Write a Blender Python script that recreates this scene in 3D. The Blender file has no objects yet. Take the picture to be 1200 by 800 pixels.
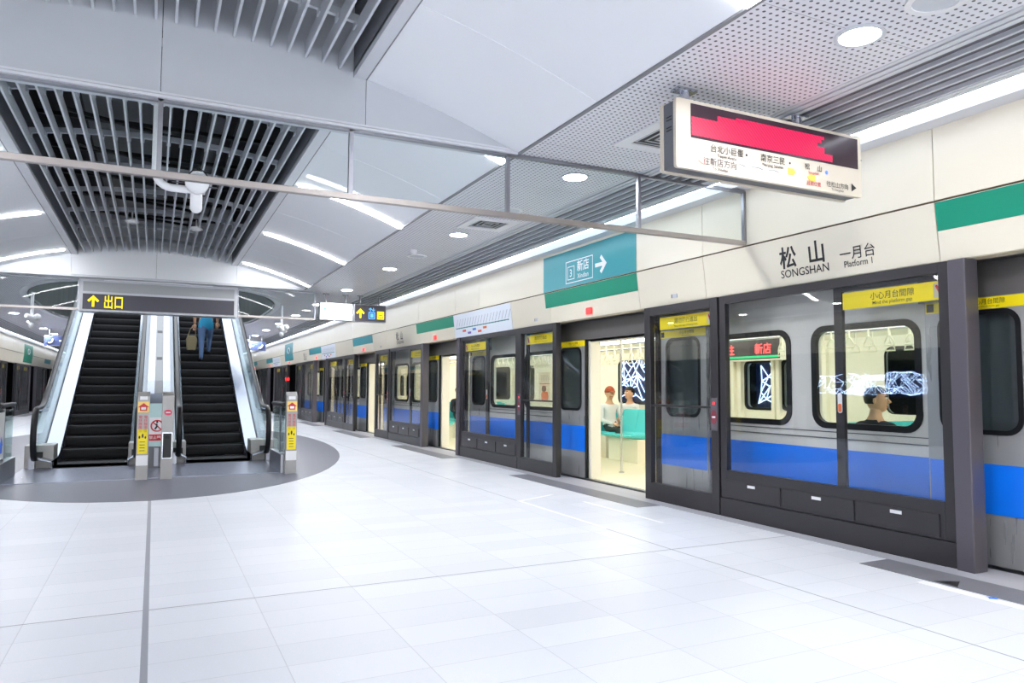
import bpy, bmesh, math, random
from mathutils import Vector, Matrix
random.seed(7)
SC = bpy.context.scene
COL = SC.collection
PI = math.pi

# ------------------------------------------------------------------ camera
CAM_H = 1.3
def setup_camera():
    yd = Vector((180-600, 452-400, 858)).normalized()
    xd = Vector((2360-600, 461-400, 858)); xd = (xd - yd*xd.dot(yd)).normalized()
    zd = xd.cross(yd)
    if zd.y > 0: zd = -zd
    w = lambda v: Vector((xd.dot(v), yd.dot(v), zd.dot(v)))
    r, u, b = w(Vector((1,0,0))), w(Vector((0,-1,0))), w(Vector((0,0,-1)))
    cd = bpy.data.cameras.new('camera'); co = bpy.data.objects.new('camera', cd); COL.objects.link(co)
    m = Matrix.Identity(4)
    for i in range(3):
        m[i][0], m[i][1], m[i][2] = r[i], u[i], b[i]
    m[2][3] = CAM_H
    co.matrix_world = m
    cd.sensor_width = 36; cd.lens = 858/1200*36; cd.clip_start = .05; cd.clip_end = 300
    SC.camera = co
setup_camera()
# ------------------------------------------------------------------ light and exposure
SC.view_settings.view_transform = 'Standard'; SC.view_settings.look = 'None'
SC.view_settings.gamma = 1; SC.view_settings.use_curve_mapping = False
SC.view_settings.exposure = 0.70
L_COVE_LINE, L_COVE_BAND, L_ARC, L_DOWN, L_TRAIN = 10, .44, 17, 240, 5.2
L_WELL_FILL = 2.5
WORLD = 4.7
wd = bpy.data.worlds.new('world'); SC.world = wd; wd.use_nodes = True
bg = wd.node_tree.nodes['Background']; bg.inputs[0].default_value = (.93, .96, 1, 1); bg.inputs[1].default_value = WORLD
cy = SC.cycles
cy.use_denoising = True; cy.max_bounces = 10; cy.diffuse_bounces = 6; cy.glossy_bounces = 4
cy.transparent_max_bounces = 24; cy.transmission_bounces = 8; cy.caustics_reflective = False; cy.caustics_refractive = False
cy.sample_clamp_indirect = 6

# ------------------------------------------------------------------ materials
def lin(c):
    f = lambda v: (v/12.92 if v <= .04045 else ((v+.055)/1.055)**2.4)
    return tuple(f(v/255) for v in c) + (1,)
MATS = {}
class NT:
    def __init__(s, m):
        s.nt = m.node_tree; s.n = s.nt.nodes; s.p = s.n['Principled BSDF']
    def new(s, t, **k):
        n = s.n.new(t)
        for a, b in k.items(): setattr(n, a, b)
        return n
    def link(s, a, b): s.nt.links.new(a, b)
    def math(s, op, a, b=None, c=None):
        n = s.new('ShaderNodeMath', operation=op)
        for i, v in enumerate((a, b, c)):
            if v is None: continue
            if isinstance(v, (int, float)): n.inputs[i].default_value = v
            else: s.link(v, n.inputs[i])
        return n.outputs[0]
    def mix(s, f, a, b):
        n = s.new('ShaderNodeMix', data_type='RGBA')
        for sock, v in ((n.inputs[0], f), (n.inputs[6], a), (n.inputs[7], b)):
            if isinstance(v, (int, float)): sock.default_value = v
            elif isinstance(v, tuple): sock.default_value = v
            else: s.link(v, sock)
        return n.outputs[2]
    def xyz(s):
        t = s.new('ShaderNodeTexCoord'); x = s.new('ShaderNodeSeparateXYZ'); s.link(t.outputs['Object'], x.inputs[0])
        return x.outputs, t.outputs['Object']
def mat(name, rgb, rough=.5, metal=0, emit=0, spec=None, noise=0, nscale=8, stretch=None):
    if name in MATS: return MATS[name]
    m = bpy.data.materials.new(name); m.use_nodes = True; t = NT(m); p = t.p
    c = lin(rgb); p.inputs['Base Color'].default_value = c
    p.inputs['Roughness'].default_value = rough; p.inputs['Metallic'].default_value = metal
    if spec is not None: p.inputs['Specular IOR Level'].default_value = spec
    if emit:
        p.inputs['Emission Color'].default_value = c; p.inputs['Emission Strength'].default_value = emit
    if noise:
        o, v = t.xyz(); mp = t.new('ShaderNodeMapping'); t.link(v, mp.inputs[0])
        mp.inputs['Scale'].default_value = stretch or (1,1,1)
        nz = t.new('ShaderNodeTexNoise'); nz.inputs['Scale'].default_value = nscale; nz.inputs['Detail'].default_value = 3
        t.link(mp.outputs[0], nz.inputs['Vector'])
        k = 1-noise; d = (c[0]*k, c[1]*k, c[2]*k, 1)
        t.link(t.mix(nz.outputs['Fac'], d, c), p.inputs['Base Color'])
        if metal > .3:
            t.link(t.math('MULTIPLY_ADD', nz.outputs['Fac'], .18, rough-.09), p.inputs['Roughness'])
    MATS[name] = m; return m
def glass_mat(name, tint, refl=.07, rough=0.0, fres=1.35):
    m = bpy.data.materials.new(name); m.use_nodes = True; t = NT(m)
    tr = t.new('ShaderNodeBsdfTransparent'); tr.inputs[0].default_value = tint + (1,)
    gl = t.new('ShaderNodeBsdfGlossy'); gl.inputs['Roughness'].default_value = rough
    lw = t.new('ShaderNodeLayerWeight'); lw.inputs['Blend'].default_value = .5
    mx = t.new('ShaderNodeMixShader')
    t.link(t.math('MULTIPLY_ADD', t.math('POWER', lw.outputs['Facing'], 4.5), .55, refl), mx.inputs[0])
    t.link(tr.outputs[0], mx.inputs[1]); t.link(gl.outputs[0], mx.inputs[2])
    t.link(mx.outputs[0], t.n['Material Output'].inputs[0]); MATS[name] = m; return m
def floor_mat():
    m = bpy.data.materials.new('white_granite_tiles'); m.use_nodes = True; t = NT(m); o, v = t.xyz()
    def grid(a, pitch, w, off=0):
        f = t.math('FRACT', t.math('DIVIDE', t.math('ADD', a, off), pitch))
        d = t.math('MINIMUM', f, t.math('SUBTRACT', 1, f))
        return t.math('LESS_THAN', d, w/pitch/2), t.math('FLOOR', t.math('DIVIDE', t.math('ADD', a, off), pitch))
    gx, ix = grid(o[0], .6, .005, 60.0); gy, iy = grid(o[1], .3, .005, 60.0)
    g = t.math('MAXIMUM', gx, gy)
    def line(a, at, w): return t.math('LESS_THAN', t.math('ABSOLUTE', t.math('SUBTRACT', a, at)), w)
    dk = t.math('MAXIMUM', line(o[0], 3.8, .006), t.math('MAXIMUM', line(o[0], -3.8, .006), line(o[1], 4.83, .007)))
    strip = line(o[0], 0.0, .016)
    cv = t.new('ShaderNodeCombineXYZ'); t.link(ix, cv.inputs[0]); t.link(iy, cv.inputs[1])
    wn = t.new('ShaderNodeTexWhiteNoise', noise_dimensions='2D'); t.link(cv.outputs[0], wn.inputs['Vector'])
    nz = t.new('ShaderNodeTexNoise'); nz.inputs['Scale'].default_value = 160; t.link(v, nz.inputs['Vector'])
    base = t.mix(wn.outputs[0], lin((218,220,228)), lin((226,228,235)))
    base = t.mix(t.math('MULTIPLY', nz.outputs['Fac'], .25), base, lin((196,198,206)))
    base = t.mix(t.math('MULTIPLY', g, .38), base, lin((150,152,160)))
    base = t.mix(t.math('MULTIPLY', dk, .8), base, lin((120,122,130)))
    base = t.mix(strip, base, lin((150,152,162)))
    t.link(base, t.p.inputs['Base Color']); t.p.inputs['Roughness'].default_value = .38
    t.p.inputs['Specular IOR Level'].default_value = .35
    MATS['floor'] = m; return m
def perf_mat():
    m = bpy.data.materials.new('perforated_metal'); m.use_nodes = True; t = NT(m); o, v = t.xyz()
    pt = .046
    def c(a, off=60):
        f = t.math('SUBTRACT', t.math('FRACT', t.math('DIVIDE', t.math('ADD', a, off), pt)), .5); return t.math('MULTIPLY', f, f)
    r2 = t.math('ADD', c(o[0]), c(o[1])); dot = t.math('LESS_THAN', r2, .042)
    f = t.math('FRACT', t.math('DIVIDE', t.math('ADD', o[1], 60.9), 1.2)); seam = t.math('LESS_THAN', f, .004)
    b = t.mix(dot, lin((232,232,238)), lin((84,84,90))); b = t.mix(t.math('MULTIPLY', seam, .6), b, lin((110,110,115)))
    t.link(b, t.p.inputs['Base Color']); t.p.inputs['Roughness'].default_value = .35; t.p.inputs['Specular IOR Level'].default_value = .4
    MATS['perf'] = m; return m
def steps_mat():
    m = bpy.data.materials.new('grooved_black_step'); m.use_nodes = True; t = NT(m); o, v = t.xyz()
    f = t.math('FRACT', t.math('MULTIPLY', o[0], 45)); k = t.math('LESS_THAN', f, .5)
    t.link(t.mix(k, lin((7,7,9)), lin((24,23,27))), t.p.inputs['Base Color'])
    t.p.inputs['Roughness'].default_value = .6; t.p.inputs['Specular IOR Level'].default_value = .2; MATS['step'] = m; return m
def led_mat():
    m = bpy.data.materials.new('red_led_matrix'); m.use_nodes = True; t = NT(m); o, v = t.xyz()
    wv = t.new('ShaderNodeTexWave', wave_type='BANDS', bands_direction='DIAGONAL'); wv.inputs['Scale'].default_value = 22
    wv.inputs['Distortion'].default_value = 1.5; t.link(v, wv.inputs['Vector'])
    cc = t.mix(wv.outputs['Fac'], lin((216,0,62)), lin((255,30,112)))
    t.link(cc, t.p.inputs['Emission Color']); t.p.inputs['Emission Strength'].default_value = .66
    t.p.inputs['Base Color'].default_value = lin((60,0,10)); MATS['led'] = m; return m
FLOOR = floor_mat(); PERF = perf_mat(); STEP = steps_mat(); LED = led_mat()
WHITE = mat('vault_white', (246,248,252), .45)
VGRAY = mat('lunette_gray', (192,196,203), .55, noise=.04)
TRIMW = mat('trim_white', (214,216,222), .4)
REVEAL = mat('reveal_gray', (128,130,136), .5)
BLADE = mat('blade_gray', (206,210,216), .4)
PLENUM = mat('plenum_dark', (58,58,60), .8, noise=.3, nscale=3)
DUCT = mat('duct_zinc', (120,122,124), .45, .6, noise=.2)
GRAYSTRIP = mat('linear_strip_gray', (98,96,102), .45)
CREAM = mat('cream_enamel', (232,224,206), .3, spec=.4)
CREAM_E = mat('cream_lip', (205,196,172), .45)
SEAM = mat('seam_dark', (96,80,58), .7)
DARKF = mat('door_frame_graphite', (52,50,54), .32, .25)
PILLAR = mat('pillar_graphite', (96,92,100), .35, .5)
BLACK = mat('black_matte', (18,18,20), .5)
VOID = mat('tunnel_black', (34,36,40), .9)
RUBBER = mat('rubber_black', (20,21,25), .42, spec=.3)
STEEL = mat('brushed_steel', (160,162,169), .32, .92, noise=.12, nscale=5, stretch=(1,1,18))
STEELE = mat('escalator_steel', (142,148,160), .24, .85, noise=.15, nscale=3)
POSTM = mat('post_steel', (166,164,162), .42, .2, noise=.08, nscale=6, stretch=(1,1,12))
STEEL2 = mat('polished_steel', (205,208,218), .16, .95)
TRAINM = mat('train_stainless', (222,220,216), .3, .2, noise=.05, nscale=3, stretch=(1,6,.4))
DOORM = mat('train_door_stainless', (176,176,178), .3, .4, noise=.06, nscale=4, stretch=(1,5,.4))
BLUE = mat('blue_stripe', (8,124,252), .35)
GREEN = mat('line_green', (0,140,112), .35)
TEAL = mat('sign_teal', (38,146,156), .35)
TEALSEAT = mat('seat_teal', (84,208,214), .4)
YELLOW = mat('sticker_yellow', (250,226,0), .45)
YGLOW = mat('sign_yellow_lit', (255,228,0), .5, emit=.55)
WHITEP = mat('paint_white', (240,240,242), .4)
WGLOW = mat('lit_white', (248,252,255), .5, emit=.4)
BGLOW = mat('lit_blue', (90,170,245), .5, emit=.5)
TXT = mat('text_black', (34,32,36), .5)
REDP = mat('paint_red', (206,40,52), .45)
REDG = mat('red_indicator', (255,34,34), .4, emit=1.6)
ORANGE = mat('poster_orange', (232,120,70), .5)
BEIGE = mat('train_cream', (246,241,226), .5)
BEIGEF = mat('train_floor_beige', (236,230,208), .4)
LIGHTW = mat('led_strip', (255,255,255), .5, emit=L_ARC)
COVEL = mat('cove_line', (240,246,255), .5, emit=L_COVE_LINE)
COVEB = mat('cove_band_glow', (232,240,252), .5, emit=L_COVE_BAND)  # emission stands in for indirect light on the white cove band
DOWNL = mat('downlight_lens', (250,252,255), .5, emit=L_DOWN)
TRAINL = mat('train_lamp', (255,250,240), .5, emit=L_TRAIN)
ARTL = mat('art_line_light', (205,228,255), .5, emit=2.2)
ARTD = mat('art_dark_blue', (26,50,118), .3)
GRANITE = mat('granite_gray', (98,99,112), .4, noise=.1, nscale=40)
GRANITE2 = mat('granite_threshold', (122,122,130), .45, noise=.14, nscale=60)
GRANITE3 = mat('granite_edge', (176,176,184), .45, noise=.06, nscale=60)
PLATE = mat('landing_plate', (150,154,172), .3, .75, noise=.2, nscale=20, stretch=(6,1,1))
SIGNDK = mat('sign_charcoal', (72,70,82), .4)
BINDARK = mat('bin_gray', (110,112,116), .5)
PSDGLASS = glass_mat('door_glass', (.985,.992,.992), .04)
CURTGLASS = glass_mat('curtain_glass', (.95,.975,.975), .02)
BALGLASS = glass_mat('balustrade_glass', (.82,.91,.90), .05)
WINGLASS = glass_mat('train_window_glass', (.88,.92,.92), .03)
DARKGLASS = glass_mat('train_door_window_glass', (.6,.64,.66), .10)
SKIN = mat('skin', (222,172,140), .5); HAIR = mat('hair_black', (28,22,20), .5)
SHIRTW = mat('cloth_white', (228,228,232), .8); SHIRTB = mat('cloth_blue', (50,160,205), .8)
JEANS = mat('cloth_jeans', (92,118,160), .85); TROUS = mat('cloth_dark', (44,58,56), .85); CAPM = mat('cap_rust', (164,78,50), .8)
NAVY = mat('cloth_navy', (36,38,50), .85); BAGM = mat('bag_tan', (150,136,104), .8); SHOE = mat('shoe_gray', (70,66,70), .6)

# ------------------------------------------------------------------ mesh helpers
FONTS = {}
def text_geo(body, bold):
    key = (body, bold)
    if key not in FONTS:
        c = bpy.data.curves.new('t', 'FONT'); c.body = body; c.size = 1; c.offset = bold; c.align_x = 'CENTER'; c.resolution_u = 3
        o = bpy.data.objects.new('t', c); COL.objects.link(o)
        dg = bpy.context.evaluated_depsgraph_get(); me = o.evaluated_get(dg).to_mesh()
        FONTS[key] = ([v.co.copy() for v in me.vertices], [tuple(p.vertices) for p in me.polygons])
        o.evaluated_get(dg).to_mesh_clear(); bpy.data.objects.remove(o); bpy.data.curves.remove(c)
    return FONTS[key]
def plate_geo(outer, holes):
    c = bpy.data.curves.new('t', 'CURVE'); c.dimensions = '2D'; c.fill_mode = 'BOTH'
    for pts in [outer] + holes:
        s = c.splines.new('POLY'); s.points.add(len(pts)-1)
        for q, (a, b) in zip(s.points, pts): q.co = (a, b, 0, 1)
        s.use_cyclic_u = True
    o = bpy.data.objects.new('t', c); COL.objects.link(o)
    dg = bpy.context.evaluated_depsgraph_get(); me = o.evaluated_get(dg).to_mesh()
    r = ([v.co.copy() for v in me.vertices], [tuple(p.vertices) for p in me.polygons])
    o.evaluated_get(dg).to_mesh_clear(); bpy.data.objects.remove(o); bpy.data.curves.remove(c)
    return r
def rrect(x0, x1, y0, y1, r, n=6):
    P = []
    for cx, cyy, a in ((x1-r, y1-r, 0), (x0+r, y1-r, 90), (x0+r, y0+r, 180), (x1-r, y0+r, 270)):
        for i in range(n+1):
            t = math.radians(a + 90*i/n); P.append((cx+r*math.cos(t), cyy+r*math.sin(t)))
    return P
class MB:
    def __init__(s): s.v = []; s.f = []; s.mi = []; s.ms = []; s.bev = 0; s.smooth = False
    def m(s, mt):
        if mt not in s.ms: s.ms.append(mt)
        return s.ms.index(mt)
    def add(s, vs, fs, mt):
        b = len(s.v); s.v += [tuple(v) for v in vs]; i = s.m(mt)
        for f in fs: s.f.append(tuple(b+k for k in f)); s.mi.append(i)
        return s
    def box(s, x0, x1, y0, y1, z0, z1, mt):
        return s.hexa([(x0,y0,z0),(x1,y0,z0),(x1,y1,z0),(x0,y1,z0),(x0,y0,z1),(x1,y0,z1),(x1,y1,z1),(x0,y1,z1)], mt)
    def hexa(s, p, mt):
        return s.add(p, [(0,3,2,1),(4,5,6,7),(0,1,5,4),(1,2,6,5),(2,3,7,6),(3,0,4,7)], mt)
    def prism(s, pts, fn, a, b, mt):           # polygon pts (2d) extruded a..b, fn(u,v,w)->xyz
        n = len(pts); vs = [fn(u, v, a) for u, v in pts] + [fn(u, v, b) for u, v in pts]
        fs = [tuple(range(n))[::-1], tuple(range(n, 2*n))] + [(i, (i+1) % n, n+(i+1) % n, n+i) for i in range(n)]
        return s.add(vs, fs, mt)
    def plate(s, outer, holes, fn, a, b, mt):
        vs, fs = plate_geo(outer, holes)
        s.add([fn(v.x, v.y, a) for v in vs], [f[::-1] for f in fs], mt); s.add([fn(v.x, v.y, b) for v in vs], fs, mt)
        for lp in [outer] + holes:
            n = len(lp); s.add([fn(u, v, a) for u, v in lp] + [fn(u, v, b) for u, v in lp], [(i, (i+1) % n, n+(i+1) % n, n+i) for i in range(n)], mt)
        return s
    def tube(s, pts, r, mt, seg=10, rz=None, closed=False):   # r number or list; rz: (a,b) rect/ellipse half axes (side, up)
        pts = [Vector(p) for p in pts]; n = len(pts); rings = []
        up0 = None
        for i, p in enumerate(pts):
            a = pts[(i-1) % n] if (i or closed) else p; b = pts[(i+1) % n] if (i < n-1 or closed) else p
            d = (b-a).normalized()
            if up0 is None: up0 = Vector((0,0,1)) if abs(d.z) < .9 else Vector((1,0,0))
            sd = d.cross(up0)
            if sd.length < 1e-4: sd = d.cross(Vector((0,1,0)))
            sd.normalize(); up = sd.cross(d).normalized(); up0 = up
            rr = r[i] if isinstance(r, (list, tuple)) else r
            ax, bx = rz if rz else (rr, rr)
            rings.append([p + sd*(ax*math.cos(2*PI*k/seg)) + up*(bx*math.sin(2*PI*k/seg)) for k in range(seg)])
        vs = [v for R in rings for v in R]; fs = []
        for i in range(n if closed else n-1):
            j = (i+1) % n
            for k in range(seg): fs.append((i*seg+k, i*seg+(k+1) % seg, j*seg+(k+1) % seg, j*seg+k))
        if not closed: fs += [tuple(range(seg))[::-1], tuple((n-1)*seg+k for k in range(seg))]
        s.smooth = True
        return s.add(vs, fs, mt)
    def cyl(s, c, r, h, mt, axis=2, seg=24, r2=None):
        c = Vector(c); d = Vector((0,0,0)); d[axis] = h
        s.tube([c, c+d], [r, r if r2 is None else r2], mt, seg); return s
    def ball(s, c, r, mt, nu=14, nv=9):
        c = Vector(c); r = r if isinstance(r, (tuple, list)) else (r, r, r); vs = []; fs = []
        for j in range(nv+1):
            t = PI*j/nv
            for i in range(nu):
                a = 2*PI*i/nu; vs.append((c.x+r[0]*math.sin(t)*math.cos(a), c.y+r[1]*math.sin(t)*math.sin(a), c.z+r[2]*math.cos(t)))
        for j in range(nv):
            for i in range(nu): fs.append((j*nu+i, (j+1)*nu+i, (j+1)*nu+(i+1) % nu, j*nu+(i+1) % nu))
        s.smooth = True
        return s.add(vs, fs, mt)
    def text(s, body, size, org, right, up, mt, bold=0.0, wide=1.0, lift=.0):
        vs, fs = text_geo(body, bold); org, right, up = Vector(org), Vector(right).normalized(), Vector(up).normalized()
        nn = right.cross(up)
        return s.add([org + right*(v.x*size*wide) + up*(v.y*size) + nn*lift for v in vs], fs, mt)
    def poly(s, pts, org, right, up, mt, th=.002):
        org, right, up = Vector(org), Vector(right).normalized(), Vector(up).normalized(); nn = right.cross(up)
        return s.prism(pts, lambda u, v, w: org+right*u+up*v+nn*w, 0, th, mt)
    def build(s, name, parent=None, loc=None, bev=0):
        me = bpy.data.meshes.new(name); me.from_pydata(s.v, [], s.f)
        for mt in s.ms: me.materials.append(mt)
        me.polygons.foreach_set('material_index', s.mi)
        me.validate()
        bm = bmesh.new(); bm.from_mesh(me)
        bmesh.ops.recalc_face_normals(bm, faces=bm.faces) if len(bm.faces) < 60000 else None
        bm.to_mesh(me); bm.free()
        if s.smooth:
            me.shade_smooth(); me.set_sharp_from_angle(angle=math.radians(38))
        o = bpy.data.objects.new(name, me); COL.objects.link(o)
        if parent is not None: o.parent = parent
        if loc is not None: o.location = loc
        if bev:
            md = o.modifiers.new('edge', 'BEVEL'); md.width = bev; md.segments = 2; md.limit_method = 'ANGLE'; md.angle_limit = math.radians(40)
        return o
def tag(o, label=None, cat=None, group=None, kind=None):
    if label: o['label'] = label
    if cat: o['category'] = cat
    if group: o['group'] = group
    if kind: o['kind'] = kind
    return o
def struct(mb, name, label=None, bev=0):
    o = mb.build(name, bev=bev); o['kind'] = 'structure'
    o['label'] = label or name.replace('_', ' '); o['category'] = name.split('_')[0]
    return o
def empty(name, loc=(0,0,0), label=None, cat=None, group=None, rz=0):
    o = bpy.data.objects.new(name, None); COL.objects.link(o); o.location = loc; o.rotation_euler = (0,0,rz); o.empty_display_size = .1
    return tag(o, label, cat, group)
KIDS = {}
def copy_tree(o, loc=None, label=None, parent=None, rz=None, kids=None):
    if kids is None:
        kids = {}
        for x in SC.objects:
            if x.parent: kids.setdefault(x.parent.name, []).append(x)
    c = o.copy(); COL.objects.link(c)
    if parent is not None: c.parent = parent
    if loc is not None: c.location = loc
    if rz is not None: c.rotation_euler = (0,0,rz)
    if label: c['label'] = label
    for k in kids.get(o.name, []): copy_tree(k, parent=c, kids=kids)
    return c
ORD = ['first','second','third','fourth','fifth','sixth','seventh','eighth','ninth','tenth','eleventh','twelfth','thirteenth','fourteenth','fifteenth','sixteenth']
X, Y, Z = Vector((1,0,0)), Vector((0,1,0)), Vector((0,0,1))
arrow_r = [(-.5,-.1),(.12,-.1),(.12,-.1),(-.12,-.42),(.12,-.42),(.5,0),(.12,.42),(-.12,.42),(.12,.1),(-.5,.1)]
def chevron_arrow(sz, rot=0):      # sign arrow: shaft + open head, pointing up before rotation
    P = [(-.1,-.5),(.1,-.5),(.1,.18),(.34,-.06),(.48,.08),(0,.56),(-.48,.08),(-.34,-.06),(-.1,.18)]
    c, s_ = math.cos(rot), math.sin(rot)
    return [((a*c-b*s_)*sz, (a*s_+b*c)*sz) for a, b in P]

# ------------------------------------------------------------------ levels of the hall
XW = 5.25; ZC = 3.27; HW = 2.70; ZA = 3.80; Y0, Y1, Y2, YE = -9.0, 5.44, 15.19, 78.0
RV = (HW*HW + (ZA-ZC)**2) / (2*(ZA-ZC))
def zv(x): return ZA - RV + math.sqrt(RV*RV - x*x)
ZH0, ZH1 = 2.26, 2.712       # header: bottom, seam
def xh(z): return XW + .05*max(0, (ZH1-z))/(ZH1-ZH0)

# ------------------------------------------------------------------ setting
def setting():
    mb = MB(); mb.box(-5.5, 5.5, Y0, YE, -.3, 0, FLOOR); struct(mb, 'floor', 'white tiled platform floor')
    # dark oval round the escalators
    N = 72; mb = MB()
    mb.prism([(3.62*math.cos(2*PI*i/N), 18+8.65*math.sin(2*PI*i/N)) for i in range(N)], lambda u, v, w: (u, v, w), 0, .003, GRANITE)
    struct(mb, 'floor_oval', 'grey granite oval in the floor around the escalators')
    mb = MB(); mb.box(-1.78, 1.8, 11.55, 14.5, .003, .010, PLATE)
    for x0, x1 in ((-1.38,-.34), (.52,1.57)): mb.box(x0, x1, 13.5, 14.05, .010, .014, DARKF)
    struct(mb, 'floor_landing', 'brushed metal landing plate in front of the escalators')
    for s, nm in ((1,'right'), (-1,'left')):
        mb = MB()
        a, b = sorted((s*5.09, s*5.24)); mb.box(a, b, Y0, YE, 0, .003, GRANITE3)
        for k in range(-1, 12):
            c = 2.25 + 6.0*k; a, b = sorted((s*4.77, s*5.09))
            if c-1.6 > Y0: mb.box(a, b, c-1.6, c+1.6, 0, .0032, GRANITE2)
            a, b = sorted((s*5.24, s*5.5)); mb.box(a, b, c-1.25, c+1.25, 0, .0034, GRANITE3)
        struct(mb, 'floor_edge_'+nm, 'grey granite strips at the platform doors')
    mb = MB(); W2 = mat('line_white', (246,246,250), .4)
    mb.box(3.79, 3.83, 5.78, 7.62, 0, .002, W2); mb.box(4.44, 4.48, 5.8, 7.25, 0, .002, W2)
    mb.hexa([(3.80,7.60,0),(3.83,7.57,0),(4.41,7.86,0),(4.38,7.89,0),(3.80,7.60,.002),(3.83,7.57,.002),(4.41,7.86,.002),(4.38,7.89,.002)], W2)
    mb.box(4.66, 4.74, .6, 3.32, 0, .002, W2); mb.prism([(4.79,3.12),(4.94,3.2),(4.79,3.28)], lambda u, v, w: (u, v, w), .0032, .0045, DARKF)
    for y in (2.86, 2.64, 2.3): mb.text('✦', .1, (4.70, y, .0045), (0,-1,0), (1,0,0), BLUE)
    struct(mb, 'floor_queue_lines', 'white queue lines on the floor before the doors')
    # vault shells, opening trim
    for s, nm in ((1,'right'), (-1,'left')):
        mb = MB(); xs = [1.40+1.30*i/14 for i in range(15)]
        pr = [(x, zv(x)) for x in xs] + [(x, zv(x)+.05) for x in xs[::-1]]
        ys = [Y0] + [4.2+3*k for k in range(-4, 4)] + [Y2]
        for a, b in zip(ys, ys[1:]): mb.prism(pr, lambda u, v, w: (s*u, w, v), a+.004, b-.004, WHITE)
        mb.smooth = True; struct(mb, 'ceiling_vault_'+nm, 'smooth white vaulted ceiling panels')
        mb = MB(); a, b = sorted((s*1.30, s*1.40))
        mb.box(a, b, Y0, Y2, zv(1.35)-.015, zv(1.35)+.05, TRIMW); a, b = sorted((s*1.30, s*1.33)); mb.box(a, b, Y0, Y2, zv(1.35)+.03, 4.35, REVEAL)
        a, b = sorted((s*1.395, s*1.405)); mb.box(a, b, Y0, Y2, zv(1.4)-.006, zv(1.4)+.03, REVEAL)
        struct(mb, 'trim_slot_'+nm, 'white edge of the slatted ceiling slot')
        # flat perforated ceiling with edge trims
        mb = MB(); a, b = sorted((s*2.715, s*3.95)); mb.box(a, b, Y0, YE, ZC, ZC+.03, PERF)
        a, b = sorted((s*2.695, s*2.722)); mb.box(a, b, Y0, Y2, ZC-.012, ZC+.02, REVEAL)
        struct(mb, 'ceiling_perforated_'+nm, 'flat perforated metal ceiling')
        mb = MB()
        for q0, q1, z in ((3.95,3.985,-.004), (4.0,4.045,-.008), (4.055,4.09,-.012)): a, b = sorted((s*q0, s*q1)); mb.box(a, b, Y0, YE, ZC+z, ZC+.03, TRIMW)
        a, b = sorted((s*3.95, s*4.80)); mb.box(a, b, Y0, YE, ZC+.022, ZC+.05, GRAYSTRIP)
        for i in range(6):
            c = s*(4.10+.118*i); mb.box(c-.012, c+.012, Y0, YE, ZC-.006, ZC+.03, BLADE)
        for q0, q1 in ((4.70,4.735), (4.745,4.79)): a, b = sorted((s*q0, s*q1)); mb.box(a, b, Y0, YE, ZC-.012, ZC+.03, TRIMW)
        struct(mb, 'ceiling_linear_'+nm, 'grey linear strip ceiling beside the light cove')
        mb = MB(); a, b = sorted((s*4.79, s*4.83)); mb.box(a, b, Y0, YE, ZC-.006, ZC+.03, COVEL)
        a, b = sorted((s*4.83, s*5.07)); mb.box(a, b, Y0, YE, ZC, ZC+.03, COVEB)
        a, b = sorted((s*5.07, s*5.25)); mb.box(a, b, Y0, YE, ZC+.004, ZC+.03, TRIMW)
        struct(mb, 'trim_cove_'+nm, 'continuous white light cove above the platform doors')
        # header wall of cream panels
        mb = MB(); ys = []; y = 3.50
        while y > Y0: y -= 6.0
        while y < YE: ys += [y, y+2.6, y+3.79]; y += 6.0
        ys = [v for v in ys if Y0 < v < YE]
        for a, b in zip(ys, ys[1:]):
            a += .004; b -= .004
            mb.box(*sorted((s*XW, s*(XW+.03))), a, b, ZH1+.008, ZC+.02, CREAM)
            q = [(XW, ZH1-.008), (xh(ZH0), ZH0), (xh(ZH0)+.03, ZH0), (XW+.03, ZH1-.008)]
            mb.prism(q, lambda u, v, w: (s*u, w, v), a, b, CREAM)
        mb.box(*sorted((s*(XW+.012), s*(XW+.05))), Y0, YE, ZH1-.01, ZH1+.01, SEAM)
        mb.box(*sorted((s*(XW+.032), s*(XW+.06))), Y0, YE, ZH1+.01, ZC+.02, SEAM)
        mb.box(*sorted((s*(xh(ZH0)+.01), s*(xh(ZH0)+.14))), Y0, YE, ZH0-.008, ZH0+.02, CREAM_E)
        mb.box(*sorted((s*(XW+.09), s*(XW+.30))), Y0, YE, ZH0+.02, ZC+.3, VOID)
        struct(mb, 'wall_header_'+nm, 'cream enamel panels above the platform doors')
        # track tunnel
        mb = MB(); a, b = sorted((s*9.05, s*9.25)); mb.box(a, b, Y0-20, YE, -1.3, 3.8, VOID)
        a, b = sorted((s*5.5, s*9.05)); mb.box(a, b, Y0-20, YE, -1.3, -1.2, VOID); mb.box(a, b, Y0-20, YE, 3.5, 3.8, VOID)
        a, b = sorted((s*5.46, s*5.5)); mb.box(a, b, Y0, YE, -1.2, -.03, VOID)
        struct(mb, 'wall_tunnel_'+nm, 'dark track tunnel behind the platform doors')
    mb = MB(); mb.box(-5.5, 5.5, YE, YE+.2, -.3, 3.6, WHITE); struct(mb, 'wall_end', 'white wall at the far end of the hall')
    for s, nm in ((1,'right'), (-1,'left')):
        mb = MB(); mb.box(*sorted((s*5.46, s*9.2)), YE, YE+.2, -1.3, 3.8, VOID); struct(mb, 'wall_tunnel_end_'+nm, 'dark tunnel end')
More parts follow.
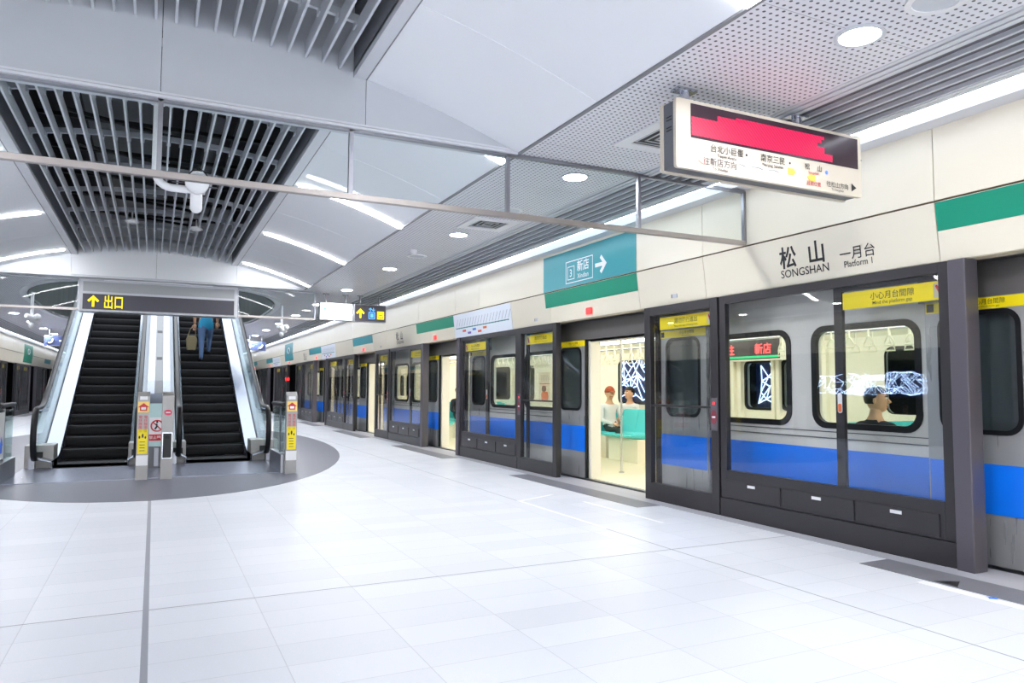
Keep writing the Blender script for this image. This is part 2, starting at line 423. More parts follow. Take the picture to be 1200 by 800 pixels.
    # lunettes
    for nm, y, th, extra in (('front', Y1, .14, 0), ('rear', Y2, .3, 0)):
        mb = MB(); xs = [-HW+2*HW*i/48 for i in range(49)]
        zt = lambda x: (4.3 if abs(x) < 1.3 else zv(x)+.02)
        for c0, c1 in ((-2.695,-1.40), (-1.396,-.022), (-.018,1.396), (1.40,2.695)):
            q = [c0 + (c1-c0)*i/14 for i in range(15)]
            tops = [(x, (4.8 if abs((c0+c1)/2) < 1.3 and abs(x) <= 1.31 else zv(x)+.02)) for x in q]
            mb.prism([(c1, ZC), (c0, ZC)] + tops, lambda u, v, w: (u, w, v), y, y+th, VGRAY if nm == 'front' else WHITE)
        for z0, z1, d in ((ZC-.012, ZC+.008, -.02), (ZC+.014, ZC+.03, -.012)): mb.box(-2.7, 2.7, y+d, y+th, z0, z1, TRIMW)
        struct(mb, 'wall_lunette_'+nm, 'grey arched transverse panel of the vault')
    # slats and plenum
    for nm, a, b in (('near', Y0, Y1), ('middle', Y1+.14, Y2)):
        mb = MB(); n = 20
        for i in range(n):
            x = -1.19 + 2.38*i/(n-1); z = zv(x)
            mb.box(x-.0085, x+.0085, a, b, z, z+.12, BLADE)
        y = b-.55
        while y > max(a, -2):
            xs = [-1.25+2.5*i/10 for i in range(11)]
            mb.prism([(x, zv(x)+.115) for x in xs] + [(x, zv(x)+.17) for x in xs[::-1]], lambda u, v, w: (u, w, v), y, y+.035, BLADE)
            for i in range(n):
                x = -1.19+2.38*i/(n-1); mb.box(x-.02, x+.02, y-.03, y+.06, zv(x)+.08, zv(x)+.125, BLADE)
            y -= 1.22
        struct(mb, 'ceiling_slats_'+nm, 'pale metal slats hung in the dark ceiling slot')
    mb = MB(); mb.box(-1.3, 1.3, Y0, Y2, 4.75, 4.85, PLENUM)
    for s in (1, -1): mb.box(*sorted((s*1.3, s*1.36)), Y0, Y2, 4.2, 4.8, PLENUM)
    mb.box(-.75, .1, 6.6, 14.6, 4.25, 4.6, DUCT); mb.tube([(.55,5.6,4.3),(.55,15,4.3)], .09, DUCT, 12); mb.tube([(.85,5.6,4.45),(.85,15,4.45)], .05, DUCT, 10)
    for k in range(7):
        y = 6.5+1.2*k; mb.box(-1.2, 1.2, y, y+.05, 4.15, 4.19, BLACK); mb.tube([(-.9,y-.4,4.1),(.6,y+.5,4.16)], .022, BLACK, 6)
    struct(mb, 'ceiling_plenum', 'dark ceiling void with ducts above the slats')
    # flat ceiling round the escalator well
    N = 60; hole = []
    for i in range(N):
        t = 2*PI*i/N; c, s_ = math.cos(t), math.sin(t); e = 2/3.
        hole.append((.05+2.6*math.copysign(abs(c)**e, c), 21.1+5.6*math.copysign(abs(s_)**e, s_)))
    mb = MB(); mb.plate([(-2.72,Y2+.3),(2.72,Y2+.3),(2.72,YE),(-2.72,YE)], [hole], lambda u, v, w: (u, v, w), ZC, ZC+.03, PERF)
    struct(mb, 'ceiling_flat', 'perforated ceiling around the oval escalator well')
    mb = MB(); big = [(.05+(u-.05)*1.06, 21.1+(v-21.1)*1.03) for u, v in hole]
    mb.plate(big, [hole], lambda u, v, w: (u, v, w), ZC-.03, ZC+.02, WHITE)
    mb.plate([(.05+(u-.05)*1.012, 21.1+(v-21.1)*1.006) for u, v in hole], [hole], lambda u, v, w: (u, v, w), ZC-.03, 5.6, mat('well_dark', (70,76,76), .4, .4))
    mb.box(-4, 4, 14, 28, 5.6, 5.7, mat('well_fill_panel', (240,246,255), .5, emit=L_WELL_FILL))  # unseen glowing lid, added as fill for the steps and escalator metal
    struct(mb, 'ceiling_well', 'dark lined oval opening above the escalators', 0)
setting()

# ------------------------------------------------------------------ ceiling fittings
def arcs():
    for s, sd in ((1,'right'), (-1,'left')):
        base = None
        for k, y in enumerate((-3.3, -.3, 2.72, 5.70, 8.66, 11.66, 14.66)):
            w = .10; xs = [1.46+1.235*i/14 for i in range(15)]
            if base is None:
                mb = MB(); mb.prism([(x, zv(x)-.016) for x in xs] + [(x, zv(x)-.002) for x in xs[::-1]], lambda u, v, w_: (s*u, w_, v), -w/2, w/2, LIGHTW); mb.smooth = True
                o = base = mb.build('curved_strip_light')
            else:
                o = base.copy(); COL.objects.link(o)
            o.location = (0, y, 0)
            where = ['farthest before the near grey arch','second before the near grey arch','nearest before the near grey arch','right behind the near grey arch','second beyond the near grey arch','third beyond the near grey arch','last before the far grey arch'][k]
            tag(o, f'white curved strip light on {sd} vault, {where}', 'ceiling light', f'curved strip lights on the {sd} vault')
arcs()
def downlight():
    r = empty('downlight'); mb = MB(); mb.smooth = True
    N = 28; ring = lambda q: [(q*math.cos(2*PI*i/N), q*math.sin(2*PI*i/N)) for i in range(N)]
    mb.plate(ring(.135), [ring(.108)], lambda u, v, w: (u, v, w), -.012, .0, TRIMW); mb.build('ring', r)
    mb = MB(); mb.prism(ring(.110), lambda u, v, w: (u, v, w), -.006, .0, DOWNL); mb.build('lens', r); return r
D0 = None
for s, sd, ys in ((1, 'right', [-3.2,-.25,2.72,5.80,8.72,11.79,14.8,17.8,20.8,23.8,26.8,29.8,32.8,35.8,38.8]), (-1, 'left', [2.72,5.8,8.72,11.79,14.8,17.8,20.8,23.8,26.8,29.8,32.8,35.8,38.8])):
    for i, y in enumerate(ys):
        if D0 is None: D0 = o = downlight(); o.location = (s*3.48, y, ZC)
        else: o = copy_tree(D0, (s*3.48, y, ZC))
        lb = f'round recessed downlight, {ORD[i]} from the near end of the {sd} perforated ceiling'
        if s == 1 and i == 2: lb = 'large round downlight just right of the hanging red display'
        if s == 1 and i == 3: lb = 'round downlight seen through the near glass curtain'
        if s == 1 and i == 4: lb = 'round downlight beside the square air vent below the curtain rail'
        tag(o, lb, 'ceiling light', f'downlights in the {sd} ceiling')
def speaker(y, lb):
    r = empty('ceiling_speaker', (3.5, y, ZC), lb, 'speaker', 'round speakers in the right ceiling')
    N = 28; ring = lambda q: [(q*math.cos(2*PI*i/N), q*math.sin(2*PI*i/N)) for i in range(N)]
    mb = MB(); mb.plate(ring(.15), [ring(.118)], lambda u, v, w: (u, v, w), -.014, 0, WHITEP); mb.build('rim', r)
    mb = MB(); mb.prism(ring(.12), lambda u, v, w: (u, v, w), -.007, 0, BLADE); mb.build('grille', r)
speaker(2.28, 'round white ceiling speaker at the top edge right of the downlight')
speaker(7.25, 'round white ceiling speaker behind the bottom rail of near glass curtain')
speaker(10.45, 'round white ceiling speaker beyond the square vent and downlight')
def vent(y, lb):
    r = empty('ceiling_vent', (3.57, y, ZC), lb, 'air vent', 'square vents in the right ceiling'); h = .29
    mb = MB(); mb.plate([(-h,-h),(h,-h),(h,h),(-h,h)], [[(-.19,-.19),(.19,-.19),(.19,.19),(-.19,.19)]], lambda u, v, w: (u, v, w), -.014, 0, WHITEP); mb.build('frame', r)
    mb = MB(); mb.box(-.19,.19,-.19,.19,-.001,0,BLACK); mb.build('throat', r)
    mb = MB()
    for i in range(3):
        t = .165-.055*i; 
        for a, b, c, d in ((-t,t,-t,-t+.012),(-t,t,t-.012,t),(-t,-t+.012,-t,t),(t-.012,t,-t,t)): mb.box(a,b,c,d,-.004-.002*i,-.001,BLADE)
    mb.build('louvre', r)
vent(4.58, 'white square air vent half hidden behind the red display')
vent(8.0, 'white square air vent below the rail of the near glass curtain')
def detector(x, y, lb):
    mb = MB(); mb.cyl((0,0,0), .012, .12, WHITEP); mb.cyl((0,0,-.03), .10, .035, WHITEP, r2=.085); mb.cyl((0,0,-.05), .06, .02, WHITEP)
    o = mb.build('smoke_detector', loc=(x, y, zv(x)+.02)); tag(o, lb, 'smoke detector', 'white discs in the slatted ceiling')
detector(-.37, 12.4, 'white disc detector in the slats, left of the two')
detector(.53, 12.48, 'white disc detector in the slats, below the camera')
mb = MB(); mb.cyl((0,0,-.05), .05, .05, WHITEP); mb.cyl((0,0,-.07), .035, .02, WHITEP)
tag(mb.build('smoke_detector', loc=(3.3, 10.0, ZC)), 'small white detector on the right perforated ceiling past the vent', 'smoke detector')

def cctv(loc, lb, small=False):
    r = empty('security_camera', loc, lb, 'camera')
    if not small:      # twin bullet camera on a bent pole
        mb = MB(); P = [(0,0,.80),(0,0,.18)] + [(.13-.13*math.cos(t), 0, .13-.13*math.sin(t)+.05) for t in [PI/2*i/6 for i in range(1,7)]] + [(.30,0,.05)]
        mb.tube(P, .034, WHITEP, 14); mb.cyl((0,0,.775), .06, .03, WHITEP); mb.build('pole', r)
        mb = MB(); mb.tube([(.33,.10,.12),(.33,-.06,.10),(.33,-.20,.075)], [.085,.098,.095], WHITEP, 18); mb.ball((.33,-.2,.075),(.094,.04,.094),WHITEP); mb.build('housing', r)
        mb = MB(); mb.tube([(.245,-.245,.11),(.29,-.25,.165),(.33,-.252,.185),(.37,-.25,.165),(.415,-.245,.11)], .006, BLACK, 8); mb.build('visor', r)
        mb = MB(); mb.cyl((.33,-.03,-.11), .05, .16, WHITEP); mb.ball((.33,-.03,-.11), .052, WHITEP); mb.box(.31,.40,-.08,.02,.02,.06,WHITEP); mb.build('joint', r)
        mb = MB(); mb.tube([(.42,-.05,.08),(.50,-.05,.08)], .006, DUCT, 6); mb.tube([(.13,-.02,.10),(.26,-.02,.10)], .005, DUCT, 6); mb.build('bracket', r)
    else:
        mb = MB(); mb.tube([(0,0,.62),(0,0,.0)], .03, WHITEP, 12); mb.build('pole', r)
        mb = MB(); mb.tube([(-.08,-.10,.12),(.0,0,.06),(.1,.08,.02)], [.05,.085,.06], WHITEP, 14); mb.ball((.1,-.02,.1), .07, WHITEP); mb.build('housing', r)
        mb = MB(); mb.ball((0,0,-.07), (.055,.055,.07), WHITEP); mb.build('joint', r)
cctv((-.042, 7.0, 2.985), 'white security camera on a bent pole under the ceiling slats')
cctv((-2.32, 18.0, 2.62), 'white security camera on a pole behind the far curtain, left of the escalators', True)
cctv((2.72, 18.2, 2.62), 'white security camera on a pole behind the far curtain, right of the escalators', True)

def curtain(name, y, xs, z0, lb, end_post=False):
    r = empty(name, (0, y, 0), lb, 'glass curtain')
    for a, b in zip(xs, xs[1:]):
        mb = MB(); mb.box(a+.008, b-.008, .0, .012, z0+.02, ZC-.01, CURTGLASS); mb.build('glass_pane', r)
    mb = MB(); mb.box(xs[0], xs[-1], -.02, .03, z0-.02, z0+.025, mat('rail_bronze', (176,168,164), .3, .6)); mb.build('bottom_rail', r, bev=.003)
    mb = MB(); mb.box(xs[0], xs[-1], -.012, .024, ZC-.03, ZC-.002, STEEL); mb.build('top_rail', r)
    for x in xs:
        mb = MB(); mb.box(x-.016, x+.016, -.012, .024, z0, ZC-.01, STEEL); mb.build('stile', r)
curtain('smoke_curtain', Y1+.02, [-5.24,-3.96,-2.64,-1.33,-.015,1.295,2.62,3.96,5.235], 2.735, 'near glass smoke curtain with a slim metal bottom rail')
curtain('smoke_curtain', Y2+.32, [-5.2,-4.3,-2.92,-1.29], 2.70, 'far glass smoke curtain left of the exit sign')
curtain('smoke_curtain', Y2+.32, [1.46,2.98], 2.70, 'far glass smoke curtain right of the exit sign')

# ------------------------------------------------------------------ bulkhead exit sign over the escalators
def exit_sign():
    y = Y2+.22
    r = empty('exit_sign', (.085, y, 0), 'long charcoal sign with yellow exit lettering over the escalators', 'sign')
    mb = MB(); mb.box(-1.36, 1.36, 0, .35, 2.66, 3.26, TRIMW); mb.build('casing', r, bev=.006)
    mb = MB(); mb.box(-1.30, 1.30, -.008, 0, 3.03, 3.21, mat('perforated_grey', (176,178,182), .5)); mb.build('upper_panel', r)
    mb = MB(); mb.box(-1.30, 1.30, -.012, 0, 2.70, 2.985, SIGNDK); f = mb.build('sign_face', r)
    mb = MB(); yy = -.016
    mb.poly(chevron_arrow(.20), (-1.13, yy, 2.845), X, Z, YGLOW)
    mb.text('出口', .27, (-.80, yy-.002, 2.745), X, Z, YGLOW, .014, .62); mb.build('lettering', f)
exit_sign()

# ------------------------------------------------------------------ hanging signs
def hanging(name, loc, w, h, d, face, lb, cat='sign', drop=.2, frame=STEEL):
    r = empty(name, loc, lb, cat)
    mb = MB(); mb.box(-w/2, w/2, 0, d, -h/2, h/2, frame); b = mb.build('case', r, bev=.006)
    mb = MB(); mb.box(-w/2+.015, w/2-.015, -.006, 0, -h/2+.015, h/2-.015, face); f = mb.build('sign_face', r)
    for q in (-.3, .3):
        mb = MB(); mb.cyl((q*w, d/2, h/2), .018, drop, STEEL); mb.box(q*w-.06, q*w+.06, d/2-.03, d/2+.03, h/2+drop-.02, h/2+drop, STEEL); mb.build('hanger', r)
    return r, f
def signs():
    r, f = hanging('hanging_sign', (3.44, 15.56, 2.89), .70, .375, .14, WGLOW, 'glowing white hanging sign with a faint teal arrow', drop=.193)
    mb = MB(); mb.poly(chevron_arrow(.11, PI/4), (-.22,-.009,.03), X, Z, mat('pale_teal', (96,196,204), .5, emit=.28)); mb.text('閘門', .13, (.06,-.010,-.04), X, Z, mat('pale_gray', (170,205,214), .5, emit=.3), .006); mb.build('lettering', f)
    r, f = hanging('hanging_sign', (4.175, 15.56, 2.885), .70, .375, .14, mat('lit_charcoal', (66,62,70), .4), 'dark hanging sign with yellow arrow and blue lift symbol', drop=.198)
    mb = MB(); mb.poly(chevron_arrow(.19), (-.22,-.010,-.01), X, Z, YGLOW)
    for a, b, c, d in ((-.07,-.055,-.12,.03),(.055,.07,-.12,.03),(-.07,.07,.015,.03),(-.07,.07,-.12,-.105)): mb.box(a+.03, b+.03, -.012, -.008, c, d, BGLOW)
    mb.box(.0,.065,-.012,-.008,-.085,-.005, BGLOW); mb.poly(chevron_arrow(.075), (.0,-.010,.085), X, Z, BGLOW); mb.poly(chevron_arrow(.075, PI), (.065,-.010,.085), X, Z, BGLOW)
    mb.box(.15,.30,-.012,-.008,-.12,.05, YGLOW); mb.text('出', .13, (.225,-.014,-.09), X, Z, TXT, .004); mb.build('lettering', f)
    PB = mat('phone_sign_blue', (62,74,118), .4)
    for x, lb, t in ((-3.1, 'blue hanging telephone sign far left of the escalators', 1), (3.53, 'blue hanging telephone sign far right of the escalators', -1)):
        r, f = hanging('telephone_sign', (x, 30.0, 2.86), .76, .35, .12, PB, lb, drop=.235)
        mb = MB(); u = t*.18
        mb.tube([(-u-.07,-.01,-.06),(-u-.01,-.01,-.075),(-u+.05,-.01,-.03),(-u+.07,-.01,.06)], .026, WGLOW, 8); mb.poly(chevron_arrow(.2, -t*PI/2), (u,-.010,0), X, Z, WGLOW); mb.build('pictogram', f)
signs()

def led_display():
    CREAM = mat('display_cream', (216,206,190), .35)
    w, h, d = 1.72, .46, .17
    r = empty('train_display', (3.815, 3.67, 2.94), 'cream hanging train display with a glowing red screen', 'display')
    mb = MB()
    for a, b in ((0,.03), (d-.03,d)): mb.prism(rrect(-w/2, w/2, -h/2, h/2, .02), lambda u, v, t: (u, t, v), a, b, CREAM)
    mb.build('casing', r, bev=.004)
    mb = MB(); mb.box(-w/2+.012, w/2-.012, .03, d-.03, -h/2+.012, h/2-.012, mat('case_gray', (112,114,122), .4, .4))
    for q in (.1, .12, .03, .05): mb.box(-w/2+.008, -w/2+.013, .06, .11, q, q+.006, BLACK)
    mb.build('core', r)
    f = MB(); f.box(-.74, .82, -.004, 0, -.02, .205, mat('screen_dark', (58,40,52), .2)); s = f.build('screen', r)
    mb = MB()
    for a, b, c, e in ((-.74,.55,-.005,.045),(-.74,.47,.045,.09),(-.74,.40,.09,.118),(-.52,.44,.118,.145),(-.36,.47,.145,.168),(-.52,-.25,.145,.155)): mb.box(a, b, -.007, -.004, c, e, LED)
    mb.build('red_text_band', s)
    yy = -.004; GR = mat('text_gray', (96,88,92), .5); RD = mat('text_red', (180,48,52), .5); OG = mat('lamp_orange', (255,170,70), .5, emit=.62); PK = mat('lamp_pink', (255,150,140), .5, emit=.5); BL = mat('lamp_blue', (80,110,255), .5, emit=.9)
    def line(*items):
        mb = MB()
        for t, sz, x, z, m, b in items: mb.text(t, sz, (x, yy, z), X, Z, m, b)
        mb.build('station_label', r)
    line(('台北小巨蛋', .058, -.44, -.088, TXT, .004), ('Taipei Arena', .032, -.44, -.122, TXT, .006))
    line(('南京三民', .058, -.03, -.088, TXT, .004), ('Nanjing Sanmin', .032, -.03, -.122, TXT, .006))
    line(('松', .05, .30, -.088, TXT, .010), ('山', .05, .42, -.088, TXT, .010), ('Songshan', .028, .36, -.118, RD, .004))
    line(('往新店方向', .058, -.50, -.180, GR, .005), ('To Xindian', .030, -.50, -.212, GR, .006))
    line(('目前位置', .036, .36, -.200, RD, .008))
    line(('往松山方向', .045, .60, -.185, TXT, .004), ('To Songshan', .024, .60, -.212, TXT, .004))
    for x in (-.27, .13): mb = MB(); mb.ball((x, yy, -.07), (.008,.003,.008), TXT, 8, 6); mb.build('station_dot', r)
    mb = MB(); mb.poly([(-.03,-.03),(.02,0),(-.03,.03)], (.775,yy,-.165), X, Z, TXT, .001); mb.build('arrow_mark', r)
    for x in (-.33,-.17,-.02): mb = MB(); mb.tube([(x-.05,yy,-.145),(x,yy,-.138),(x+.05,yy,-.15)], .003, BLADE, 6); mb.build('route_mark', r)
    for pts, x, z, m in (([(-.03,-.022),(.02,-.022),(.04,0),(.02,.022),(-.03,.022)], .14, -.128, OG), ([(.03,-.022),(-.02,-.022),(-.045,0),(-.02,.022),(.03,.022)], .34, -.146, OG), ([(.02,-.022),(-.025,0),(.02,.022)], -.66, -.165, PK)):
        mb = MB(); mb.poly(pts, (x,yy,z), X, Z, m); mb.build('indicator_lamp', r)
    mb = MB(); mb.ball((.49,yy,-.088),(.014,.004,.014),BL); mb.build('indicator_lamp', r)
    mb = MB(); mb.ball((w/2+.01,.02,.06),.012,BLACK); mb.tube([(w/2-.005,.02,.06),(w/2+.01,.02,.06)],.006,BLACK,8); mb.build('latch', r)
    for x in (-.72, .30):
        mb = MB(); mb.tube([(x,d/2,h/2-.01),(x,d/2,ZC-2.94)], .035, STEEL2, 14); mb.box(x-.08,x+.08,d/2-.04,d/2+.04,ZC-2.94-.02,ZC-2.94,STEEL2); mb.build('hanger', r)
led_display()

# ------------------------------------------------------------------ header graphics on the right
RT = Vector((0,-1,0)); UPS = Vector((-.05, 0, ZH1-ZH0)).normalized()
def hp(y, z, s=1, lift=.002): return Vector((s*(xh(z)-lift), y, z))
def lowband(y0, y1, z0, z1, mt, mb, s=1, th=.004):
    q = [(xh(z1)-th, z1), (xh(z0)-th, z0), (xh(z0), z0), (xh(z1), z1)]
    mb.prism(q, lambda u, v, w: (s*u, w, v), y0, y1, mt)
def header():
    r = empty('direction_sign', (0,0,0), 'large green direction sign to Xindian above the open train door', 'sign')
    mb = MB(); mb.box(XW-.004, XW, 7.30, 9.665, ZH1+.01, ZC-.03, TEAL); f = mb.build('upper_panel', r)  # teal instead of green: reflected tint put into the panel colour
    mb = MB(); lowband(7.30, 9.64, 2.485, ZH1-.012, GREEN, mb); mb.build('lower_band', r)
    mb = MB(); x = XW-.0055
    def fr(y0, y1, z0, z1, t):
        for a, b, c, d in ((y0,y1,z0,z0+t),(y0,y1,z1-t,z1),(y0,y0+t,z0,z1),(y1-t,y1,z0,z1)): mb.box(x, x+.002, a, b, c, d, WHITEP)
    fr(8.28, 9.0, 2.77, 3.085, .012); fr(8.76, 8.95, 2.82, 3.01, .010)
    mb.text('3', .15, (x-.001, 8.855, 2.862), RT, Z, WHITEP, .01); mb.text('新店', .16, (x-.001, 8.53, 2.925), RT, Z, WHITEP, .012); mb.text('Xindian', .095, (x-.001, 8.53, 2.815), RT, Z, WHITEP, .006)
    mb.poly(chevron_arrow(.26, -PI/2), (x, 8.09, 2.925), RT, Z, WHITEP); mb.build('lettering', f)
    # plain bands above the other openings
    for i, (y0, y1, mt, lb) in enumerate(((1.6,3.495,GREEN,'green band on the header at the right edge, above the nearest door'),(13.39,15.66,GREEN,'green band on the header beside the white route map'),(19.35,21.5,TEAL,'teal band on the header beside the dark hanging sign'),(26.1,28.3,TEAL,'teal band on the header above the fourth door opening'))):
        mb = MB(); lowband(y0, y1, 2.485, ZH1-.012, mt, mb); tag(mb.build('header_band'), lb, 'sign band')
    mb = MB(); mb.box(XW-.004, XW, 31.9, 34.0, ZH1+.01, 3.16, TEAL); lowband(31.9, 34.0, 2.41, ZH1-.012, TEAL, mb); mb.tube([(XW-.006, 32.95+.3*math.cos(t), 2.85+.12*math.sin(t)) for t in [2*PI*i/16 for i in range(16)]], .02, WHITEP, 6, closed=True)
    tag(mb.build('direction_sign'), 'tall teal sign on the right header far down the platform', 'sign')
    for k, y0 in enumerate((37.8, 43.8)):
        mb = MB(); lowband(y0, y0+2.2, 2.485, ZH1-.012, TEAL, mb); tag(mb.build('header_band'), ['teal band on right header just past the tall teal sign','last teal band on the right header'][k], 'sign band')
    # left header, seen far away
    for k, (y0, y1, tall, mt) in enumerate(((39.0,41.6,True,GREEN),(46,48.5,False,TEAL),(52.5,54.8,False,TEAL))):
        mb = MB()
        if tall: mb.box(-XW, -XW+.004, y0, y1, ZH1+.01, 3.16, mt); mb.tube([(-XW+.006, 40.3+.3*math.cos(t), 2.85+.12*math.sin(t)) for t in [2*PI*i/16 for i in range(16)]], .025, WHITEP, 6, closed=True)
        lowband(y0, y1, 2.34 if tall else 2.485, ZH1-.012, mt, mb, -1)
        tag(mb.build('direction_sign' if tall else 'header_band'), ['tall green sign on the left header left of the escalators','teal band on left header nearer than the other band','teal band on left header farthest away'][k], 'sign')
    # route maps
    for k, (y0, y1, lb) in enumerate(((10.82,13.38,'white route map with a green line and coloured tags above the second platform door unit'),(23.9,26.05,'white route map on the header beyond the hanging signs'),(35.5,37.7,'white route map far down the right header'))):
        r = empty('route_map', (0,0,0), lb, 'map', 'route maps on the right header')
        mb = MB(); lowband(y0, y1, 2.255, ZH1-.014, mat('map_white', (232,238,248), .4), mb, th=.006); f = mb.build('board', r)
        mb = MB(); n = 19
        for i in range(n):
            y = y1-.12-(y1-y0-.24)*i/(n-1); z = 2.43
            mb.poly([(-.012,-.012),(.012,-.012),(.012,.012),(-.012,.012)], hp(y, z, lift=.008), RT, UPS, GREEN, .001)
            mb.poly([(0,.03),(.012,.03),(.12,.17),(.108,.17)], hp(y, z, lift=.008), RT, UPS, mat('map_gray', (150,150,160), .5), .001)
        mb.poly([(0,0),(y1-y0-.2,0),(y1-y0-.2,.016),(0,.016)], hp(y1-.1, 2.422, lift=.007), RT, UPS, mat('map_teal', (30,120,130), .4), .001)
        cs = [mat('tag_red', (220,80,70), .4), mat('tag_violet', (120,100,190), .4), mat('tag_blue', (60,130,210), .4), mat('tag_red', (220,80,70), .4), mat('tag_orange', (225,120,60), .4)]
        for i in range(5):
            y = y1-.42-.24*i; mb.poly([(0,0),(.16,0),(.16,.04),(0,.04)], hp(y, 2.35-.05*(i % 2), lift=.008), RT, UPS, cs[i], .001)
        mb.build('printed_line', f)
    # station names
    for k, (yc, lb) in enumerate(((4.77,'largest black Songshan station name on the cream header'),(16.95,'black Songshan lettering on the header beyond the green band'),(29.2,'black Songshan lettering far down the right header'))):
        mb = MB(); T = lambda t, sz, y, z, b=0, w=1: mb.text(t, sz, hp(y, z, lift=.003), RT, UPS, TXT, b, w)
        T('松', .215, yc+.175, 2.437, .018, .95); T('山', .215, yc-.15, 2.437, .018, .95); T('SONGSHAN', .102, yc, 2.334, .007, 1.0)
        if k == 0:
            tag(mb.build('station_name'), lb, 'lettering', 'station names on the right header'); mb = MB(); T('一月台', .118, 4.205, 2.405, .004); T('Platform 1', .076, 4.20, 2.335, .004, .9)
        if k == 0: tag(mb.build('platform_number'), 'small black Platform 1 lettering beside the large Songshan name', 'lettering')
        else: tag(mb.build('station_name'), lb, 'lettering', 'station names on the right header')
    for y, lb in ((6.63, 'small grey tag plate on the header left of the Songshan lettering'), (9.98, 'small grey tag plate on the header right of the route map'), (18.6, 'small dark tag plate on the header beyond the far Songshan lettering')):
        r = empty('tag_plate', hp(y, 2.345, lift=0), lb, 'plate'); mb = MB(); mb.box(-.006, 0, -.05, .05, -.022, .022, mat('tag_gray', (196,198,204), .4)); mb.build('plate', r)
        mb = MB(); mb.box(-.008, -.006, -.048, -.03, -.02, .02, BLADE); mb.box(-.008, -.006, .034, .046, -.02, .02, DUCT); mb.build('barcode', r)
    L = None
    for k, y in enumerate((8.435, 14.5, 20.33, 27.0, 32.9, 38.9, 44.9)):
        if L is None:
            r = L = empty('door_indicator'); mb = MB(); mb.prism(rrect(-.07,.07,-.045,.045,.02), lambda u, v, w: (w, u, v), -.02, 0, REDG); mb.build('lens', r)
            mb = MB(); mb.prism(rrect(-.085,.085,-.055,.055,.02), lambda u, v, w: (w, u, v), -.006, 0, CREAM_E); mb.build('bezel', r)
        else: r = copy_tree(L)
        r.location = hp(y, 2.34, lift=0)
        tag(r, 'lit red door lamp ' + ['below the large Xindian sign','below the green band next to the route map','below the teal band next to the hanging sign','above the fourth door opening on the right','below the tall teal sign','just past the tall teal sign','farthest down the right header'][k], 'lamp', 'red door lamps on the right header')
header()

